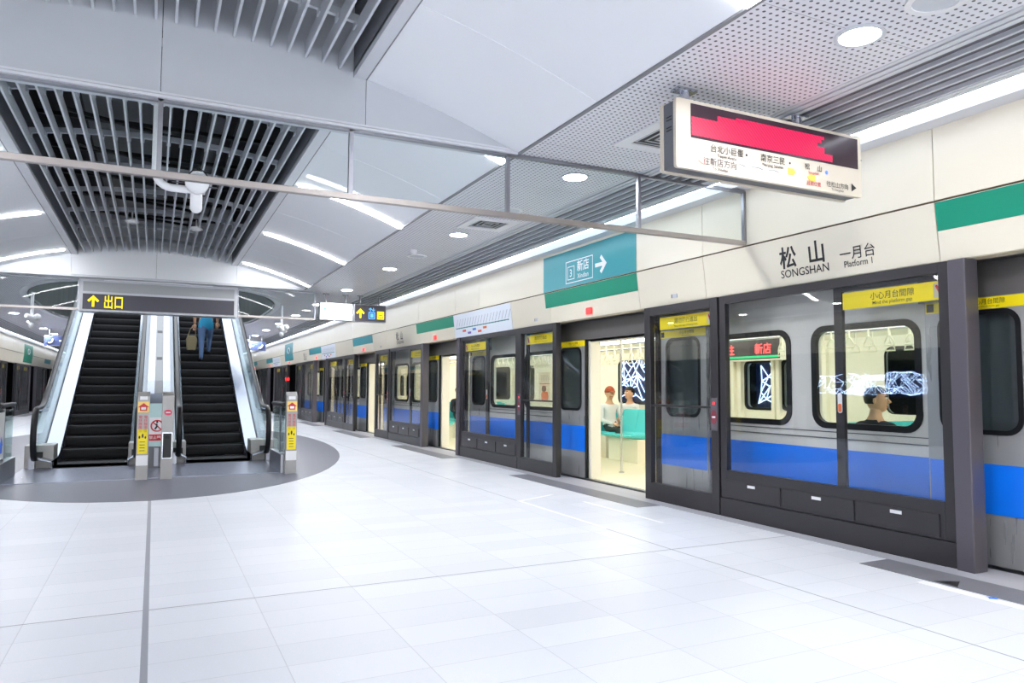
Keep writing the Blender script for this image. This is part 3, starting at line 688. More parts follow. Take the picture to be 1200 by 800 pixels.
# ------------------------------------------------------------------ platform screen door units
def psd_unit(mirror, full):
    """Unit in local coords, u = 0 at the pillar end, grows along +y (or -y when mirrored, with the far end at y=L)."""
    L = 3.90; fy = (lambda u: L-u) if mirror else (lambda u: u)
    r = empty('screen_door_unit')
    def bx(mb, x0, x1, u0, u1, z0, z1, mt):
        a, b = sorted((fy(u0), fy(u1))); mb.box(x0, x1, a, b, z0, z1, mt)
    def ring(mb, x0, x1, u0, u1, z0, z1, w, mt, wb=None, wt=None):
        wb = w if wb is None else wb; wt = w if wt is None else wt
        bx(mb,x0,x1,u0,u0+w,z0,z1,mt); bx(mb,x0,x1,u1-w,u1,z0,z1,mt); bx(mb,x0,x1,u0+w,u1-w,z0,z0+wb,mt); bx(mb,x0,x1,u0+w,u1-w,z1-wt,z1,mt)
    top = ZH0-.01
    mb = MB(); bx(mb, -.035, .12, 0, .13, 0, top, PILLAR); mb.build('pillar', r, bev=.008)
    mb = MB(); ring(mb, 0, .06, .14, 2.60, .19, top, .085, DARKF, .28, .08); fr = mb.build('fixed_frame', r, bev=.003)
    mb = MB(); bx(mb, .02, .034, .22, 2.52, .46, top-.075, PSDGLASS); mb.build('fixed_glass', r)
    mb = MB(); bx(mb, -.012, .06, .14, 2.60, .0, .185, DARKF); mb.build('kick_plate', r, bev=.003)
    for u0, u1 in ((.26,.98), (1.0,1.78), (1.80,2.54)):
        mb = MB(); bx(mb, -.010, .0, u0+.006, u1-.006, .205, .375, DARKF); h = mb.build('access_hatch', r, bev=.002)
        mb = MB(); c = (u0+u1)/2; bx(mb, -.013, -.010, c-.05, c+.05, .325, .352, WHITEP); h2 = mb.build('label_plate', h); h2['label'] = 'small white label plate'
    # end panel, glazed almost to the floor
    mb = MB(); ring(mb, -.012, .06, 2.62, 3.88, 0, top, .11, DARKF, .20, .10); bx(mb, .01, .05, 2.73, 3.77, 1.085, 1.11, DARKF); e = mb.build('emergency_door', r, bev=.003)
    mb = MB(); bx(mb, .015, .029, 2.72, 3.78, .19, top-.09, PSDGLASS); mb.build('door_glass', e)
    if full:
        mb = MB(); bx(mb, -.016, -.012, 2.63, 2.73, .86, 1.2, mat('plate_gray', (92,88,96), .4)); N = 20
        yc = fy(2.68); mb.prism([(.045*math.cos(2*PI*i/N), .075*math.sin(2*PI*i/N)) for i in range(N)], lambda u, v, w: (w, yc+u, 1.0+v), -.019, -.016, mat('no_entry_maroon', (120,40,56), .4))
        bx(mb, -.021, -.019, 2.655, 2.705, .99, 1.01, WHITEP); mb.box(-.02, -.016, yc-.012, yc+.012, 1.13, 1.155, REDG); b = mb.build('no_entry_plate', e); b['label'] = 'grey plate with a maroon no entry mark'
    # sliding leaves parked behind the fixed glass
    for u0, u1 in ((.18,1.24), (2.74,3.80)):
        mb = MB(); ring(mb, .085, .12, u0, u1, .05, top-.03, .085 if u0 < 1 else .06, DARKF, .12, .08); lf = mb.build('sliding_leaf', r)
        mb = MB(); bx(mb, .095, .107, u0+.05, u1-.05, .12, top-.09, PSDGLASS); mb.build('leaf_glass', lf)
        st = MB(); bx(st, .080, .085, u0+.02, u1-.10, top-.27, top-.125, YELLOW)
        if full:
            yc = fy((u0+u1)/2 - .04); o = Vector((.0795, yc, top-.205))
            near = (u0 < 1)
            st.text('小心月台間隙' if near else '請勿強行進出', .066, o, RT, Z, TXT, .006); st.text('Mind the platform gap' if near else 'Please stay clear of closing doors', .040 if near else .030, o - Z*.045, RT, Z, TXT, .002)
            iy = fy(u0+.09); st.box(.0785,.080, iy-.045, iy+.045, top-.255, top-.14, CREAM_E); st.tube([(.078,iy-.02,top-.24),(.078,iy,top-.2),(.078,iy+.02,top-.16)], .01, REDP, 6)
        s = st.build('warning_sticker', lf); s['label'] = 'yellow warning sticker'
    if full:   # small handle sticker on the leaf edge
        mb = MB(); yc = fy(1.195); mb.prism(rrect(yc-.022, yc+.022, 1.09, 1.26, .02), lambda u, v, w: (w, u, v), .081, .085, WHITEP); mb.prism(rrect(yc-.018, yc+.018, 1.10, 1.17, .012), lambda u, v, w: (w, u, v), .079, .081, ORANGE); q = mb.build('round_sticker', r); q['label'] = 'oval white and orange sticker'
        mb = MB(); yc = fy(2.03); mb.prism(rrect(yc-.16, yc+.16, .86, 1.16, .01), lambda u, v, w: (w, u, v), .016, .018, mat('film_gray', (150,152,158), .6)); mb.poly(chevron_arrow(.2, PI/2), (.0155, yc, 1.01), RT, Z, DARKF, .001)
    return r
UA = psd_unit(False, True); UB = psd_unit(True, True)
yA, yB = 3.28, 9.27
plc = ['below the Songshan lettering, nearest on the right','below the white route map, second on the right','third on the right, beyond the second open door','fourth on the right','fifth on the right','sixth on the right','seventh on the right','eighth on the right']
for k in range(8):
    y = 3.28 + 6.0*k
    if k == 2: y = 15.15
    o = (UA if k == 0 else UB) if k < 2 else copy_tree(UA if k % 2 == 0 else UB)
    o.location = (5.27, y, 0)
    tag(o, 'graphite framed glass platform door unit ' + plc[k], 'platform door', 'platform door units on the right')
for k in range(6):
    o = copy_tree(UA if k % 2 else UB, rz=PI)
    o.location = (-5.27, 31.2+6.0*k+3.9, 0)
    tag(o, f'glass platform door unit on the left platform side, {ORD[k]} from the left edge', 'platform door', 'platform door units on the left')

# ------------------------------------------------------------------ train
TX0, TX1, TY0, TY1 = 5.62, 8.48, -4.9, 31.0
DC = [2.12+6.0*k for k in range(-1, 5)]      # door centres
def train():
    r = empty('metro_train', (7.05, 13, 0), 'stainless metro train with a blue stripe standing at the right platform', 'train')
    off = Vector((-7.05, -13, 0))
    def B(mb, name, par=r, bev=0):
        if par is r: mb.v = [tuple(Vector(v)+off) for v in mb.v]
        else: mb.v = [tuple(Vector(v)+off) for v in mb.v]
        return mb.build(name, par, bev=bev)
    wins = [(c+1.82+0, c+2.84) for c in DC] + [(c+3.18, c+4.22) for c in DC]
    wins = [w for w in wins if w[1] < TY1-.5]
    for side, x0, x1 in (('near', TX0, TX0+.06), ('far', TX1-.06, TX1)):
        out = [(TY0,-.25)]
        holes = [rrect(a, b, .98, 1.84, .12) for a, b in wins]
        if side == 'near':
            for c in DC: out += [(c-.87,-.25),(c-.87,1.96),(c+.87,1.96),(c+.87,-.25)]
        else:
            for c in DC: holes += [rrect(c-.66, c-.09, 1.0, 1.70, .08), rrect(c+.09, c+.66, 1.0, 1.70, .08)]
        out += [(TY1,-.25),(TY1,2.25),(TY0,2.25)]
        mb = MB(); mb.plate(out, holes, lambda u, v, w: (w, u, v), x0, x1, TRAINM)
        if side == 'near': mb.plate(out, [], lambda u, v, w: (w, u, v), x0, x0, TRAINM) if False else None
        B(mb, 'body_side')
        lin_x = (TX0+.061, TX0+.075) if side == 'near' else (TX1-.075, TX1-.061)
        mb = MB(); mb.plate([(a, .02 if b < 0 else b) for a, b in out], holes, lambda u, v, w: (w, u, v), *lin_x, BEIGE); B(mb, 'inner_lining')
        for a, b in wins:
            mb = MB(); xx = (x0-.012, x0+.03) if side == 'near' else (x0-.012, x0+.012)
            mb.plate(rrect(a-.045, b+.045, .935, 1.885, .15), [rrect(a+.01, b-.01, .99, 1.83, .11)], lambda u, v, w: (w, u, v), *xx, RUBBER); wf = B(mb, 'window_frame')
            mb = MB(); mb.prism(rrect(a, b, .98, 1.84, .12), lambda u, v, w: (w, u, v), x0+.012, x0+.020, WINGLASS); B(mb, 'window_pane', wf)
        if side == 'far':
            for c in DC:
                for a, b in ((c-.66,c-.09), (c+.09,c+.66)):
                    mb = MB(); mb.plate(rrect(a-.03, b+.03, .97, 1.73, .10), [rrect(a+.008, b-.008, 1.008, 1.692, .075)], lambda u, v, w: (w, u, v), TX1-.088, TX1-.05, RUBBER); wf = B(mb, 'window_frame')
                    mb = MB(); mb.prism(rrect(a, b, 1.0, 1.70, .08), lambda u, v, w: (w, u, v), TX1-.04, TX1-.032, WINGLASS); B(mb, 'window_pane', wf)
    # stripes between doors on the near side
    mb = MB(); edges = [TY0] + [v for c in DC for v in (c-.87, c+.87)] + [TY1]
    for a, b in zip(edges[::2], edges[1::2]): mb.box(TX0-.004, TX0, a, b, .385, .75, BLUE); mb.box(TX0-.008, TX0, a, b, .84, .85, DUCT); mb.box(TX0-.006, TX0, a, b, .90, .908, DUCT)
    s = B(mb, 'blue_stripe'); s['label'] = 'bright blue stripe along the body'
    # roof, floor, ceiling, ends
    prof = [(TX0,2.25),(TX0+.05,2.55),(TX0+.25,2.85),(TX0+.7,3.0),(TX1-.7,3.0),(TX1-.25,2.85),(TX1-.05,2.55),(TX1,2.25)]
    mb = MB(); mb.prism(prof, lambda u, v, w: (u, w, v), TY0, TY1, TRAINM); B(mb, 'roof')
    mb = MB(); mb.box(TX0+.01, TX1-.06, TY0, TY1, -.06, .015, BEIGEF); B(mb, 'floor_pan')
    mb = MB(); mb.box(TX0-.04, TX0+.02, TY0, TY1, -.05, .008, STEEL); mb.box(TX0, TX1, TY0, TY1, -.7, -.26, VOID); B(mb, 'sill')
    mb = MB(); mb.box(TX0+.08, TX1-.08, TY0, TY1, 2.16, 2.24, BEIGE)
    mb.prism([(TX1-.08,1.98),(TX1-.08,2.17),(TX1-.55,2.17)], lambda u, v, w: (u, w, v), TY0, TY1, BEIGE); mb.prism([(TX0+.10,2.0),(TX0+.55,2.17),(TX0+.10,2.17)], lambda u, v, w: (u, w, v), TY0, TY1, BEIGE); B(mb, 'inner_ceiling')
    for x in (6.45, 7.6):
        mb = MB(); mb.box(x-.09, x+.09, TY0+.3, TY1-.3, 2.135, 2.16, TRAINL); B(mb, 'lamp_strip')
    for y in (TY0, TY1-.1):
        mb = MB(); mb.box(TX0+.01, TX1-.01, y, y+.1, -.2, 2.3, TRAINM if y > 0 else BEIGE); B(mb, 'end_wall')
    # doors
    for c in DC:
        for sg in (-1, 1):
            a, b = sorted((c+sg*.87, c+sg*1.70)); xo = TX0-.055
            hole = rrect(a+.13, b-.13, .99, 1.87, .10)
            mb = MB(); mb.plate([(a,.015),(b,.015),(b,1.99),(a,1.99)], [hole], lambda u, v, w: (w, u, v), xo, xo+.035, DOORM)
            if sg > 0: mb.box(xo-.003, xo+.04, a-.012, a+.012, .015, 1.99, RUBBER)
            else: mb.box(xo-.003, xo+.04, b-.012, b+.012, .015, 1.99, RUBBER)
            d = B(mb, 'door_leaf')
            mb = MB(); mb.plate(rrect(a+.105, b-.105, .965, 1.895, .12), [rrect(a+.14, b-.14, 1.0, 1.86, .09)], lambda u, v, w: (w, u, v), xo-.008, xo+.01, RUBBER); B(mb, 'window_frame', d)
            mb = MB(); mb.prism(hole, lambda u, v, w: (w, u, v), xo+.012, xo+.02, DARKGLASS); B(mb, 'window_pane', d)
            mb = MB(); mb.box(xo-.004, xo, a+.01, b-.01, .385, .75, BLUE); q = B(mb, 'blue_stripe', d); q['label'] = 'bright blue stripe'
            mb = MB(); mb.box(xo-.004, xo, a+.01, b-.01, 1.90, 1.985, YELLOW)
            yc = (a+b)/2 - .08; o = Vector((xo-.0045, yc, 1.938)); mb.text('小心月台間隙', .044, o, RT, Z, TXT, .004); mb.text('Mind the platform gap', .02, o-Z*.026, RT, Z, TXT)
            mb.box(xo-.0045, xo-.004, b-.08, b-.02, 1.91, 1.975, TXT); q = B(mb, 'warning_sticker', d); q['label'] = 'yellow warning sticker'
            # jamb
            y = c+sg*.84; mb = MB(); mb.box(TX0-.005, TX0+.16, y-.035, y+.035, .015, 1.97, BEIGE); B(mb, 'door_jamb')
        mb = MB(); mb.box(TX0-.06, TX0+.08, c-1.75, c+1.75, 1.99, 2.25, mat('door_header_gray', (104,101,100), .45, .3)); mb.box(TX0, TX0+.16, c-.87, c+.87, 1.95, 1.99, BEIGE); B(mb, 'door_header')
        # far side cream door surround and poster
        mb = MB()
        for y in (c-.9, c-.74, c-.05, c+.05, c+.74, c+.9): mb.box(TX1-.14, TX1-.07, y-.03, y+.03, .02, 1.97, BEIGE)
        B(mb, 'door_surround')
        mb = MB(); mb.tube([(6.42, c+1.22, .015), (6.42, c+1.22, 2.16)], .017, STEEL2, 10); mb.cyl((6.42, c+1.22, .015), .04, .02, STEEL2); B(mb, 'pole')
        mb = MB(); mb.tube([(7.55, c+1.15, .9), (7.55, c+1.15, 2.16)], .017, STEEL2, 10); B(mb, 'pole')
    # rails with straps
    strap = MB(); strap.box(-.010,.010,-.004,.004,-.14,.02,BEIGE); P = [(0,-.058,-.235),(0,.058,-.235),(0,.05,-.20),(0,.014,-.14),(0,-.014,-.14),(0,-.05,-.20)]
    strap.tube(P, .009, mat('strap_cream', (240,236,214), .5), 8, closed=True)
    proto = None; n = 0
    for x in (6.55, 7.5):
        mb = MB(); mb.tube([(x, TY0+.4, 1.985), (x, TY1-.4, 1.985)], .015, STEEL2, 8); B(mb, 'grab_rail')
        y = 3.5
        while y < 14.6:
            if (x > 7 and 7.4 < y < 9.2) or (x < 7 and 6.35 < y < 7.9): y += .23; continue
            if proto is None: proto = o = strap.build('hanging_strap', r)
            else: o = proto.copy(); COL.objects.link(o)
            o.location = Vector((x, y, 1.97)) + off; n += 1
            y += .23
    # seats: pairs back to back across the car, and a bench along the near side
    st = MB(); pr = [(.0,.42),(.40,.44),(.43,.47),(.42,.49),(.08,.475),(.04,.52),(-.05,.92),(-.09,.92),(-.05,.46)]
    st.prism(pr, lambda u, v, w: (w, u, v), -.215, .215, TEALSEAT)
    st.prism([(.42,.455),(.43,.50),(.05,.50),(-.03,.9),(-.06,.9),(.0,.46)], lambda u, v, w: (w, u, v), -.225, -.205, TEALSEAT); st.prism([(.42,.455),(.43,.50),(.05,.50),(-.03,.9),(-.06,.9),(.0,.46)], lambda u, v, w: (w, u, v), .205, .225, TEALSEAT)
    sp = None
    def seat(x, y, rz):
        nonlocal sp
        if sp is None: sp = o = st.build('seat', r, bev=.012)
        else: o = sp.copy(); COL.objects.link(o)
        o.location = Vector((x, y, 0)) + off; o.rotation_euler = (0,0,rz)
    for c in DC[1:4]:
        for x in (7.72, 8.16): seat(x, c+3.62, PI)
        for y in (c+2.42, c+2.86): seat(7.72, y, PI/2)
        mb = MB(); mb.box(7.42, 7.76, c+2.2, c+3.08, .015, .42, BEIGE); B(mb, 'seat_base'); mb = MB(); mb.box(7.5, 8.4, c+3.3, c+3.66, .015, .42, BEIGE); B(mb, 'seat_base')
        for i in range(5): seat(6.0-.14, c+2.0+.46*i, -PI/2)
        mb = MB(); mb.box(5.72, 6.15, c+1.75, c+4.1, .015, .42, BEIGE); B(mb, 'seat_base')
        seat(7.05, c+3.62, PI); mb = MB(); mb.box(6.85, 7.3, c+3.3, c+3.66, .015, .42, BEIGE); B(mb, 'seat_base')
    # destination display over the far door, poster
    c = 7.62
    mb = MB(); mb.box(8.16, 8.36, c+.05, c+1.42, 1.72, 2.06, BEIGE); mb.box(8.155, 8.16, c+.22, c+1.40, 1.74, 2.03, mat('display_black', (46,36,40), .3)); f = B(mb, 'destination_display')
    mb = MB(); RT_ = mat('led_red_text', (255,70,70), .5, emit=2.0); mb.text('往', .17, (8.15, c+1.22, 1.83), RT, Z, RT_, .012); mb.text('新店', .17, (8.15, c+.54, 1.83), RT, Z, RT_, .012); mb.box(8.152,8.155,c+.24,c+1.36,1.755,1.79,mat('led_green', (40,170,110), .5, emit=.8)); B(mb, 'red_lettering', f)
    for c in DC[1:4]:
        mb = MB(); mb.box(TX1-.10, TX1-.078, c+.98, c+1.55, .95, 1.66, mat('poster_cream', (226,214,196), .5)); p = B(mb, 'wall_poster')
        mb = MB(); x = TX1-.102; mb.prism(rrect(c+1.08,c+1.42,1.0,1.2,.06), lambda u, v, w: (w, u, v), x, x+.002, ORANGE); mb.prism(rrect(c+1.18,c+1.40,1.20,1.34,.06), lambda u, v, w: (w, u, v), x, x+.002, mat('poster_brown', (130,92,80), .5)); mb.box(x, x+.002, c+1.0, c+1.5, 1.38, 1.395, REDP)
        for i in range(5): mb.tube([(x, c+1.05+.09*i, 1.44), (x, c+1.12+.07*i, 1.6)], .004, BINDARK, 5)
        B(mb, 'poster_print', p)
        mb = MB(); mb.box(TX1-.13, TX1-.078, c+3.0, c+3.02, 1.0, 1.8, BEIGE); B(mb, 'window_post')
    return r
train()
for sg in (1,):
    mb = MB(); mb.prism(rrect(-.12,.12,-.05,.05,.03), lambda u, v, w: (w, u, v), -.03, 0, DARKF); r = mb.build('twin_red_lamp', loc=(5.255, 33.0, 1.62))  # twin red indicator lamps on the door pillar, not on the train
    tag(r, 'pair of glowing red lamps on the far door pillar right of the escalators', 'lamp')
    for q in (-.17, .17): mb = MB(); mb.ball((-.03, q*2, 0), (.03,.13,.08), REDG); mb.build('lens', r)

# ------------------------------------------------------------------ glowing line art on the tunnel walls
def art(x, y0, y1, z0, z1, s, seed, lb, cell, lit=None):
    rnd = random.Random(seed); r = empty('light_art_panel', (x, 0, 0), lb, 'artwork')
    mb = MB(); mb.box(*sorted((0, s*.04)), y0-.1, y1+.1, z0-.1, z1+.1, ARTD); mb.build('panel', r)
    mb = MB(); ny = max(2, round((y1-y0)/cell)); nz = max(2, round((z1-z0)/cell)); xx = -s*.012
    P = [[Vector((xx, y0+(y1-y0)*(i+rnd.uniform(-.3,.3))/ny, z0+(z1-z0)*(j+rnd.uniform(-.3,.3))/nz)) for j in range(nz+1)] for i in range(ny+1)]
    for i in range(ny+1):
        for j in range(nz+1):
            for di, dj in ((1,0),(0,1),(1,1),(1,-1)):
                a, b = i+di, j+dj
                if a <= ny and 0 <= b <= nz and rnd.random() < .55: mb.tube([P[i][j], P[a][b]], .011, lit or ARTL, 4)
    mb.build('glowing_lines', r)
art(9.03, 11.9, 13.4, 1.10, 1.92, 1, 3, 'glowing blue line artwork seen through the open train door', .21)
art(9.03, 8.35, 9.1, 1.08, 1.86, 1, 5, 'glowing branching line artwork seen through the first train window', .21)
art(-9.03, 13.6, 17.2, 1.15, 1.75, -1, 8, 'long glowing line artwork on the opposite tunnel wall', .22, mat('art_line_bright', (190,218,255), .5, emit=12))

# ------------------------------------------------------------------ escalators
RISE = .185; AINC = math.radians(25); T30 = math.tan(AINC)
def escalator(xc, hw, lb, outer):
    r = empty('escalator', (xc, 13.6, 0), lb, 'escalator'); y0 = 14.4-13.6   # local
    sproto = None
    for k in range(24):
        yy = y0 + k*RISE/T30; z = RISE*k
        if sproto is None:
            mb = MB(); mb.box(-hw+.01, hw-.01, 0, .44, -.012, 0, STEP)
            N = 6; q = [(0,0)] + [(-.012-.05*math.sin(PI/2*i/N)+.03*(i/N)**2, -.172*i/N) for i in range(1, N+1)] + [(.02,-.172),(.02,0)]
            mb.prism(q, lambda u, v, w: (w, u, v), -hw+.01, hw-.01, STEP); o = sproto = mb.build('step', r)
        else: o = sproto.copy(); COL.objects.link(o)
        o.location = (0, yy, z+.012)
    mb = MB(); mb.box(-hw, hw, -.15, y0+.05, .004, .014, STEP); mb.build('comb_plate', r)
    TOP = 9.2
    # path of the incline offset: start flat, curve, slope
    def path(h, ya, n=8, yk=y0, ext=TOP):
        P = [(ya, h)]; R = 1.3; L = R*math.tan(AINC/2)
        for i in range(n+1):
            a = AINC*i/n; P.append((yk-L+R*math.sin(a), h+R*(1-math.cos(a))))
        P.append((ext, h+(ext-yk)*T30)); return P
    for sg in (-1, 1):
        xs = sg*hw; wd = .22 if sg == outer else .125
        # skirt
        lo, hi = path(-.25, -.1, yk=y0), path(.13, -.15, yk=y0-.05)
        mb = MB(); mb.prism(lo + hi[::-1], lambda u, v, w: (w, u, v), *sorted((xs, xs+sg*.012)), STEELE); mb.build('skirt_panel', r)
        # inner deck
        mb = MB(); A = path(.13, -.25, yk=y0-.05); Bq = path(.20, -.25, yk=y0-.08)
        for i in range(len(A)-1):
            (ya, za), (yb, zb) = A[i], A[i+1]; (yc, zc), (yd, zd) = Bq[i], Bq[i+1]
            mb.hexa([(xs,ya,za),(xs,yb,zb),(xs+sg*(wd-.015),yd,zd),(xs+sg*(wd-.015),yc,zc),(xs,ya,za-.02),(xs,yb,zb-.02),(xs+sg*(wd-.015),yd,zd-.03),(xs+sg*(wd-.015),yc,zc-.03)], STEELE)
        mb.build('inner_deck', r)
        # glass balustrade
        xg = xs+sg*wd
        lo, hi = path(.19, -.22, yk=y0-.08), path(.92, -.22, yk=y0-.35)
        nose = [(-.22-.26*math.sin(PI*i/8), .555-.365*math.cos(PI*i/8)) for i in range(1, 8)]
        mb = MB(); mb.prism(lo + hi[::-1] + nose[::-1], lambda u, v, w: (w, u, v), xg-.006, xg+.006, BALGLASS); mb.build('glass_balustrade', r)
        # outer deck and cladding
        mb = MB(); lo, hi = path(-.9 if False else -.0, -.1, yk=y0+.35), path(.19, -.1, yk=y0-.08)
        mb.prism([(a, b-.55) if i >= len(lo)-1 else (a, b) for i, (a, b) in enumerate(lo)] + hi[::-1], lambda u, v, w: (w, u, v), *sorted((xg+sg*.02, xg+sg*.10)), STEEL); mb.build('outer_cladding', r)
        # handrail
        P = [(xg, yy, zz) for yy, zz in path(.955, -.2, yk=y0-.36)][::-1] + [(xg, -.22-.30*math.sin(PI*i/10), .55+.40*math.cos(PI*i/10)) for i in range(1, 10)] + [(xg, -.18, .17), (xg, .05, .15)]
        mb = MB(); mb.tube(P, .04, RUBBER, 12, rz=(.042, .026)); mb.build('handrail', r)
        mb = MB(); mb.tube([(xg, yy, zz-.03) for yy, zz in path(.945, -.2, yk=y0-.36)], .018, STEEL2, 8); mb.build('handrail_track', r)
        # newel base box
        mb = MB(); a, b = sorted((xs+sg*.0, xs+sg*(wd+.175 if sg == outer else .26))); mb.box(a, b, .03, .55, 0, .36, POSTM); nb = mb.build('newel_base', r, bev=.006)
        mb = MB(); mb.box(xg-.075, xg+.075, .0, .03, .15, .26, BLACK); nn = mb.build('handrail_inlet', nb); nn['label'] = 'black handrail inlet'
        mb = MB(); mb.box(xg+sg*.05, xg+sg*.09, .022, .03, .05, .09, REDP); mb.build('red_button', nb)
        mb = MB(); mb.box(xg-.010, xg-.007, -.36, -.24, .30, .83, WHITEP) if False else mb.box(xg-sg*.010, xg-sg*.007, -.36, -.22, .30, .86, WHITEP)
        for i in range(7): mb.box(xg-sg*.012, xg-sg*.010, -.34, -.25, .34+.06*i, .375+.06*i, REDP)
        mb.box(xg-sg*.012, xg-sg*.010, -.35, -.23, .77, .85, REDP); q = mb.build('notice_sticker', r); q['label'] = 'white and red notice strip on the glass'
    # truss soffit
    mb = MB(); mb.prism([(y0+.6,-.25+.02),(TOP,(TOP-y0)*T30-.35),(TOP,(TOP-y0)*T30-1.0),(y0+1.6,-.25)], lambda u, v, w: (w, u, v), -hw-.2, hw+.2, mat('truss_gray', (150,152,158), .5)); mb.build('truss_casing', r)
    return r
escalator(-.86, .52, 'left escalator with black steps, empty', -1)
escalator(1.045, .52, 'right escalator with black steps, carrying one person', 1)
# inclined metal deck between them
def mid_deck():
    r = empty('centre_deck', (.09, 15.0, 0), 'inclined steel deck between the two escalators', 'panel')
    mb = MB(); P = [(-.55,.40),(-.45,.62),(-.2,.95),(.1,1.16),(.5,1.40),(7.6,1.40+7.1*T30)]
    mb.prism(P + [(a, b-.25) for a, b in P[::-1]], lambda u, v, w: (w, u, v), -.195, .195, STEELE); mb.build('deck_sheet', r)
    mb = MB(); P2 = P[3:]; mb.prism([(a, b+.004) for a, b in P2] + [(a, b-.002) for a, b in P2[::-1]], lambda u, v, w: (w, u, v), -.07, .07, DUCT); mb.build('centre_strip', r)
    for i in range(4):
        y = 1.4+1.35*i; z = 1.40+(y-.5)*T30; mb = MB(); mb.prism([(y,z+.004),(y+.10,z+.06),(y+.13,z+.07),(y+.13,z+.0)], lambda u, v, w: (w, u, v), -.05, .05, BLACK); mb.build('anti_slide_knob', r)
mid_deck()
def centre_gate():
    r = empty('no_climbing_panel', (.07, 13.05, 0), 'pale glass panel with a red no entry sign between the escalators', 'panel')
    mb = MB(); mb.box(-.16, .16, 0, .012, .30, 1.02, mat('frosted_glass', (182,212,212), .3)); mb.build('pane', r)
    mb = MB(); mb.box(-.14, .14, -.004, 0, .42, .80, WHITEP); f = mb.build('sign_plate', r)
    mb = MB(); mb.box(-.13, .13, -.007, -.004, .43, .53, REDP); mb.text('禁止攀爬', .055, (0,-.008,.46), X, Z, WHITEP, .004)
    mb.tube([(.085*math.cos(2*PI*i/20), -.006, .665+.085*math.sin(2*PI*i/20)) for i in range(20)], .011, REDP, 6, closed=True); mb.tube([(-.06,-.006,.725),(.06,-.006,.605)], .010, REDP, 6)
    mb.tube([(-.03,-.005,.61),(0,-.005,.66),(-.01,-.005,.70)], .014, TXT, 6); mb.ball((.0,-.005,.725),(.016,.004,.016),TXT); mb.build('pictogram', f)
    mb = MB(); mb.box(-.12, .12, -.15, .10, 0, .34, BINDARK); mb.box(-.035,.035,-.16,-.15,.04,.33,STEEL); mb.build('plinth', r, bev=.01)
centre_gate()
def post(name, loc, w, d, h, lb, kind):
    r = empty(name, loc, lb, 'post', 'steel posts in front of the escalators')
    mb = MB(); mb.prism([(0,0),(d,0),(d,h),(.02,h-.05),(0,h-.06)], lambda u, v, q: (q, u, v), -w/2, w/2, POSTM); mb.build('column', r, bev=.004)
    if kind == 'notice':
        mb = MB(); mb.box(-w/2+.008, w/2-.008, -.003, 0, h-.29, h-.14, mat('sticker_amber', (250,214,120), .5)); mb.poly([(-.045,-.05),(.045,-.05),(.045,.0),(.07,.0),(0,.055),(-.07,.0),(-.045,.0)], (0,-.004,h-.215), X, Z, REDP); mb.box(-.03,.03,-.008,-.005,h-.25,h-.215,WHITEP); q = mb.build('arrow_sticker', r); q['label'] = 'amber sticker with a red arrow'
        mb = MB(); mb.box(-w/2+.03, w/2-.03, -.002, 0, h-.115, h-.065, WHITEP); mb.build('top_sticker', r)
        mb = MB()
        for s in (-1, 1): mb.text('電\n扶\n梯\n搭\n乘', .048, (s*.033,-.003,h-.37), X, Z, REDP, .003)
        mb.build('red_writing', r)
        mb = MB(); mb.box(-w/2+.016, w/2-.016, -.003, 0, h-.86, h-.52, YELLOW); mb.ball((0,-.004,h-.61),(.012,.003,.03),TXT); mb.ball((-.04,-.004,h-.63),(.01,.003,.02),TXT); mb.ball((.035,-.004,h-.635),(.01,.003,.018),TXT)
        for i in range(4): mb.box(-.035,.03,-.0045,-.003,h-.70-.04*i,h-.692-.04*i,TXT)
        mb.build('yellow_sticker', r)
        mb = MB(); mb.box(-w/2+.003, w/2-.003, -.004, 0, .20, .34, WHITEP); mb.build('white_plate', r)
    else:
        mb = MB(); mb.prism([(.05*math.cos(2*PI*i/20), .04*math.sin(2*PI*i/20)) for i in range(20)], lambda u, v, q: (u, q, h-.29+v), -.003, 0, mat('sticker_pink', (214,60,90), .5)); mb.box(-.03,.03,-.005,-.003,h-.297,h-.283,WHITEP); mb.build('round_sticker', r)
        mb = MB(); mb.box(-.055,.055,-.003,0,h-.92,h-.58,BLACK); mb.box(-.062,.062,-.002,0,h-.93,h-.57,STEEL2); mb.cyl((0,-.02,h-.63),.03,.02,RUBBER,axis=1); mb.build('card_slot', r)
    return r
post('notice_post', (-.115, 11.42, 0), .155, .10, 1.22, 'steel notice post with yellow sticker, left of the pair between escalators', 'notice')
post('switch_post', (.195, 11.36, 0), .155, .12, 1.22, 'steel post with a black slot, right of the pair between escalators', 'slot')
post('notice_post', (1.878, 11.36, 0), .16, .10, 1.22, 'steel notice post with yellow sticker at the right barrier', 'notice')
def barrier(x, s, lb):
    r = empty('glass_barrier', (x, 11.5, 0), lb, 'barrier')
    mb = MB(); mb.box(-.05, .05, 0, 1.15, 0, .28, STEEL); mb.build('base', r, bev=.004)
    for a, b in ((.02,.42), (.46,1.10)): mb = MB(); mb.box(-.008, .008, a, b, .28, .97, BALGLASS); mb.build('pane', r)
    mb = MB(); mb.tube([(0,.43,.2),(0,.43,.98)], .016, STEEL, 8); mb.build('stile', r)
    mb = MB(); mb.tube([(0,0,1.03),(0,1.1,1.03)], .04, RUBBER, 10, rz=(.05,.03)); mb.build('handrail', r)
    return r
barrier(1.80, 1, 'low glass barrier with black handrail right of the escalators')
r = barrier(-1.80, -1, 'low glass barrier with black handrail at the left edge')
mb = MB(); mb.box(.009, .013, .05, .40, .32, .94, WHITEP); mb.poly([(-.06,-.12),(.06,-.12),(.06,-.02),(.1,-.02),(0,.1),(-.1,-.02),(-.06,-.02)], (.0135,.22,.52), Y, Z, BLUE); q = mb.build('blue_arrow_notice', r); q['label'] = 'white notice with a blue arrow'
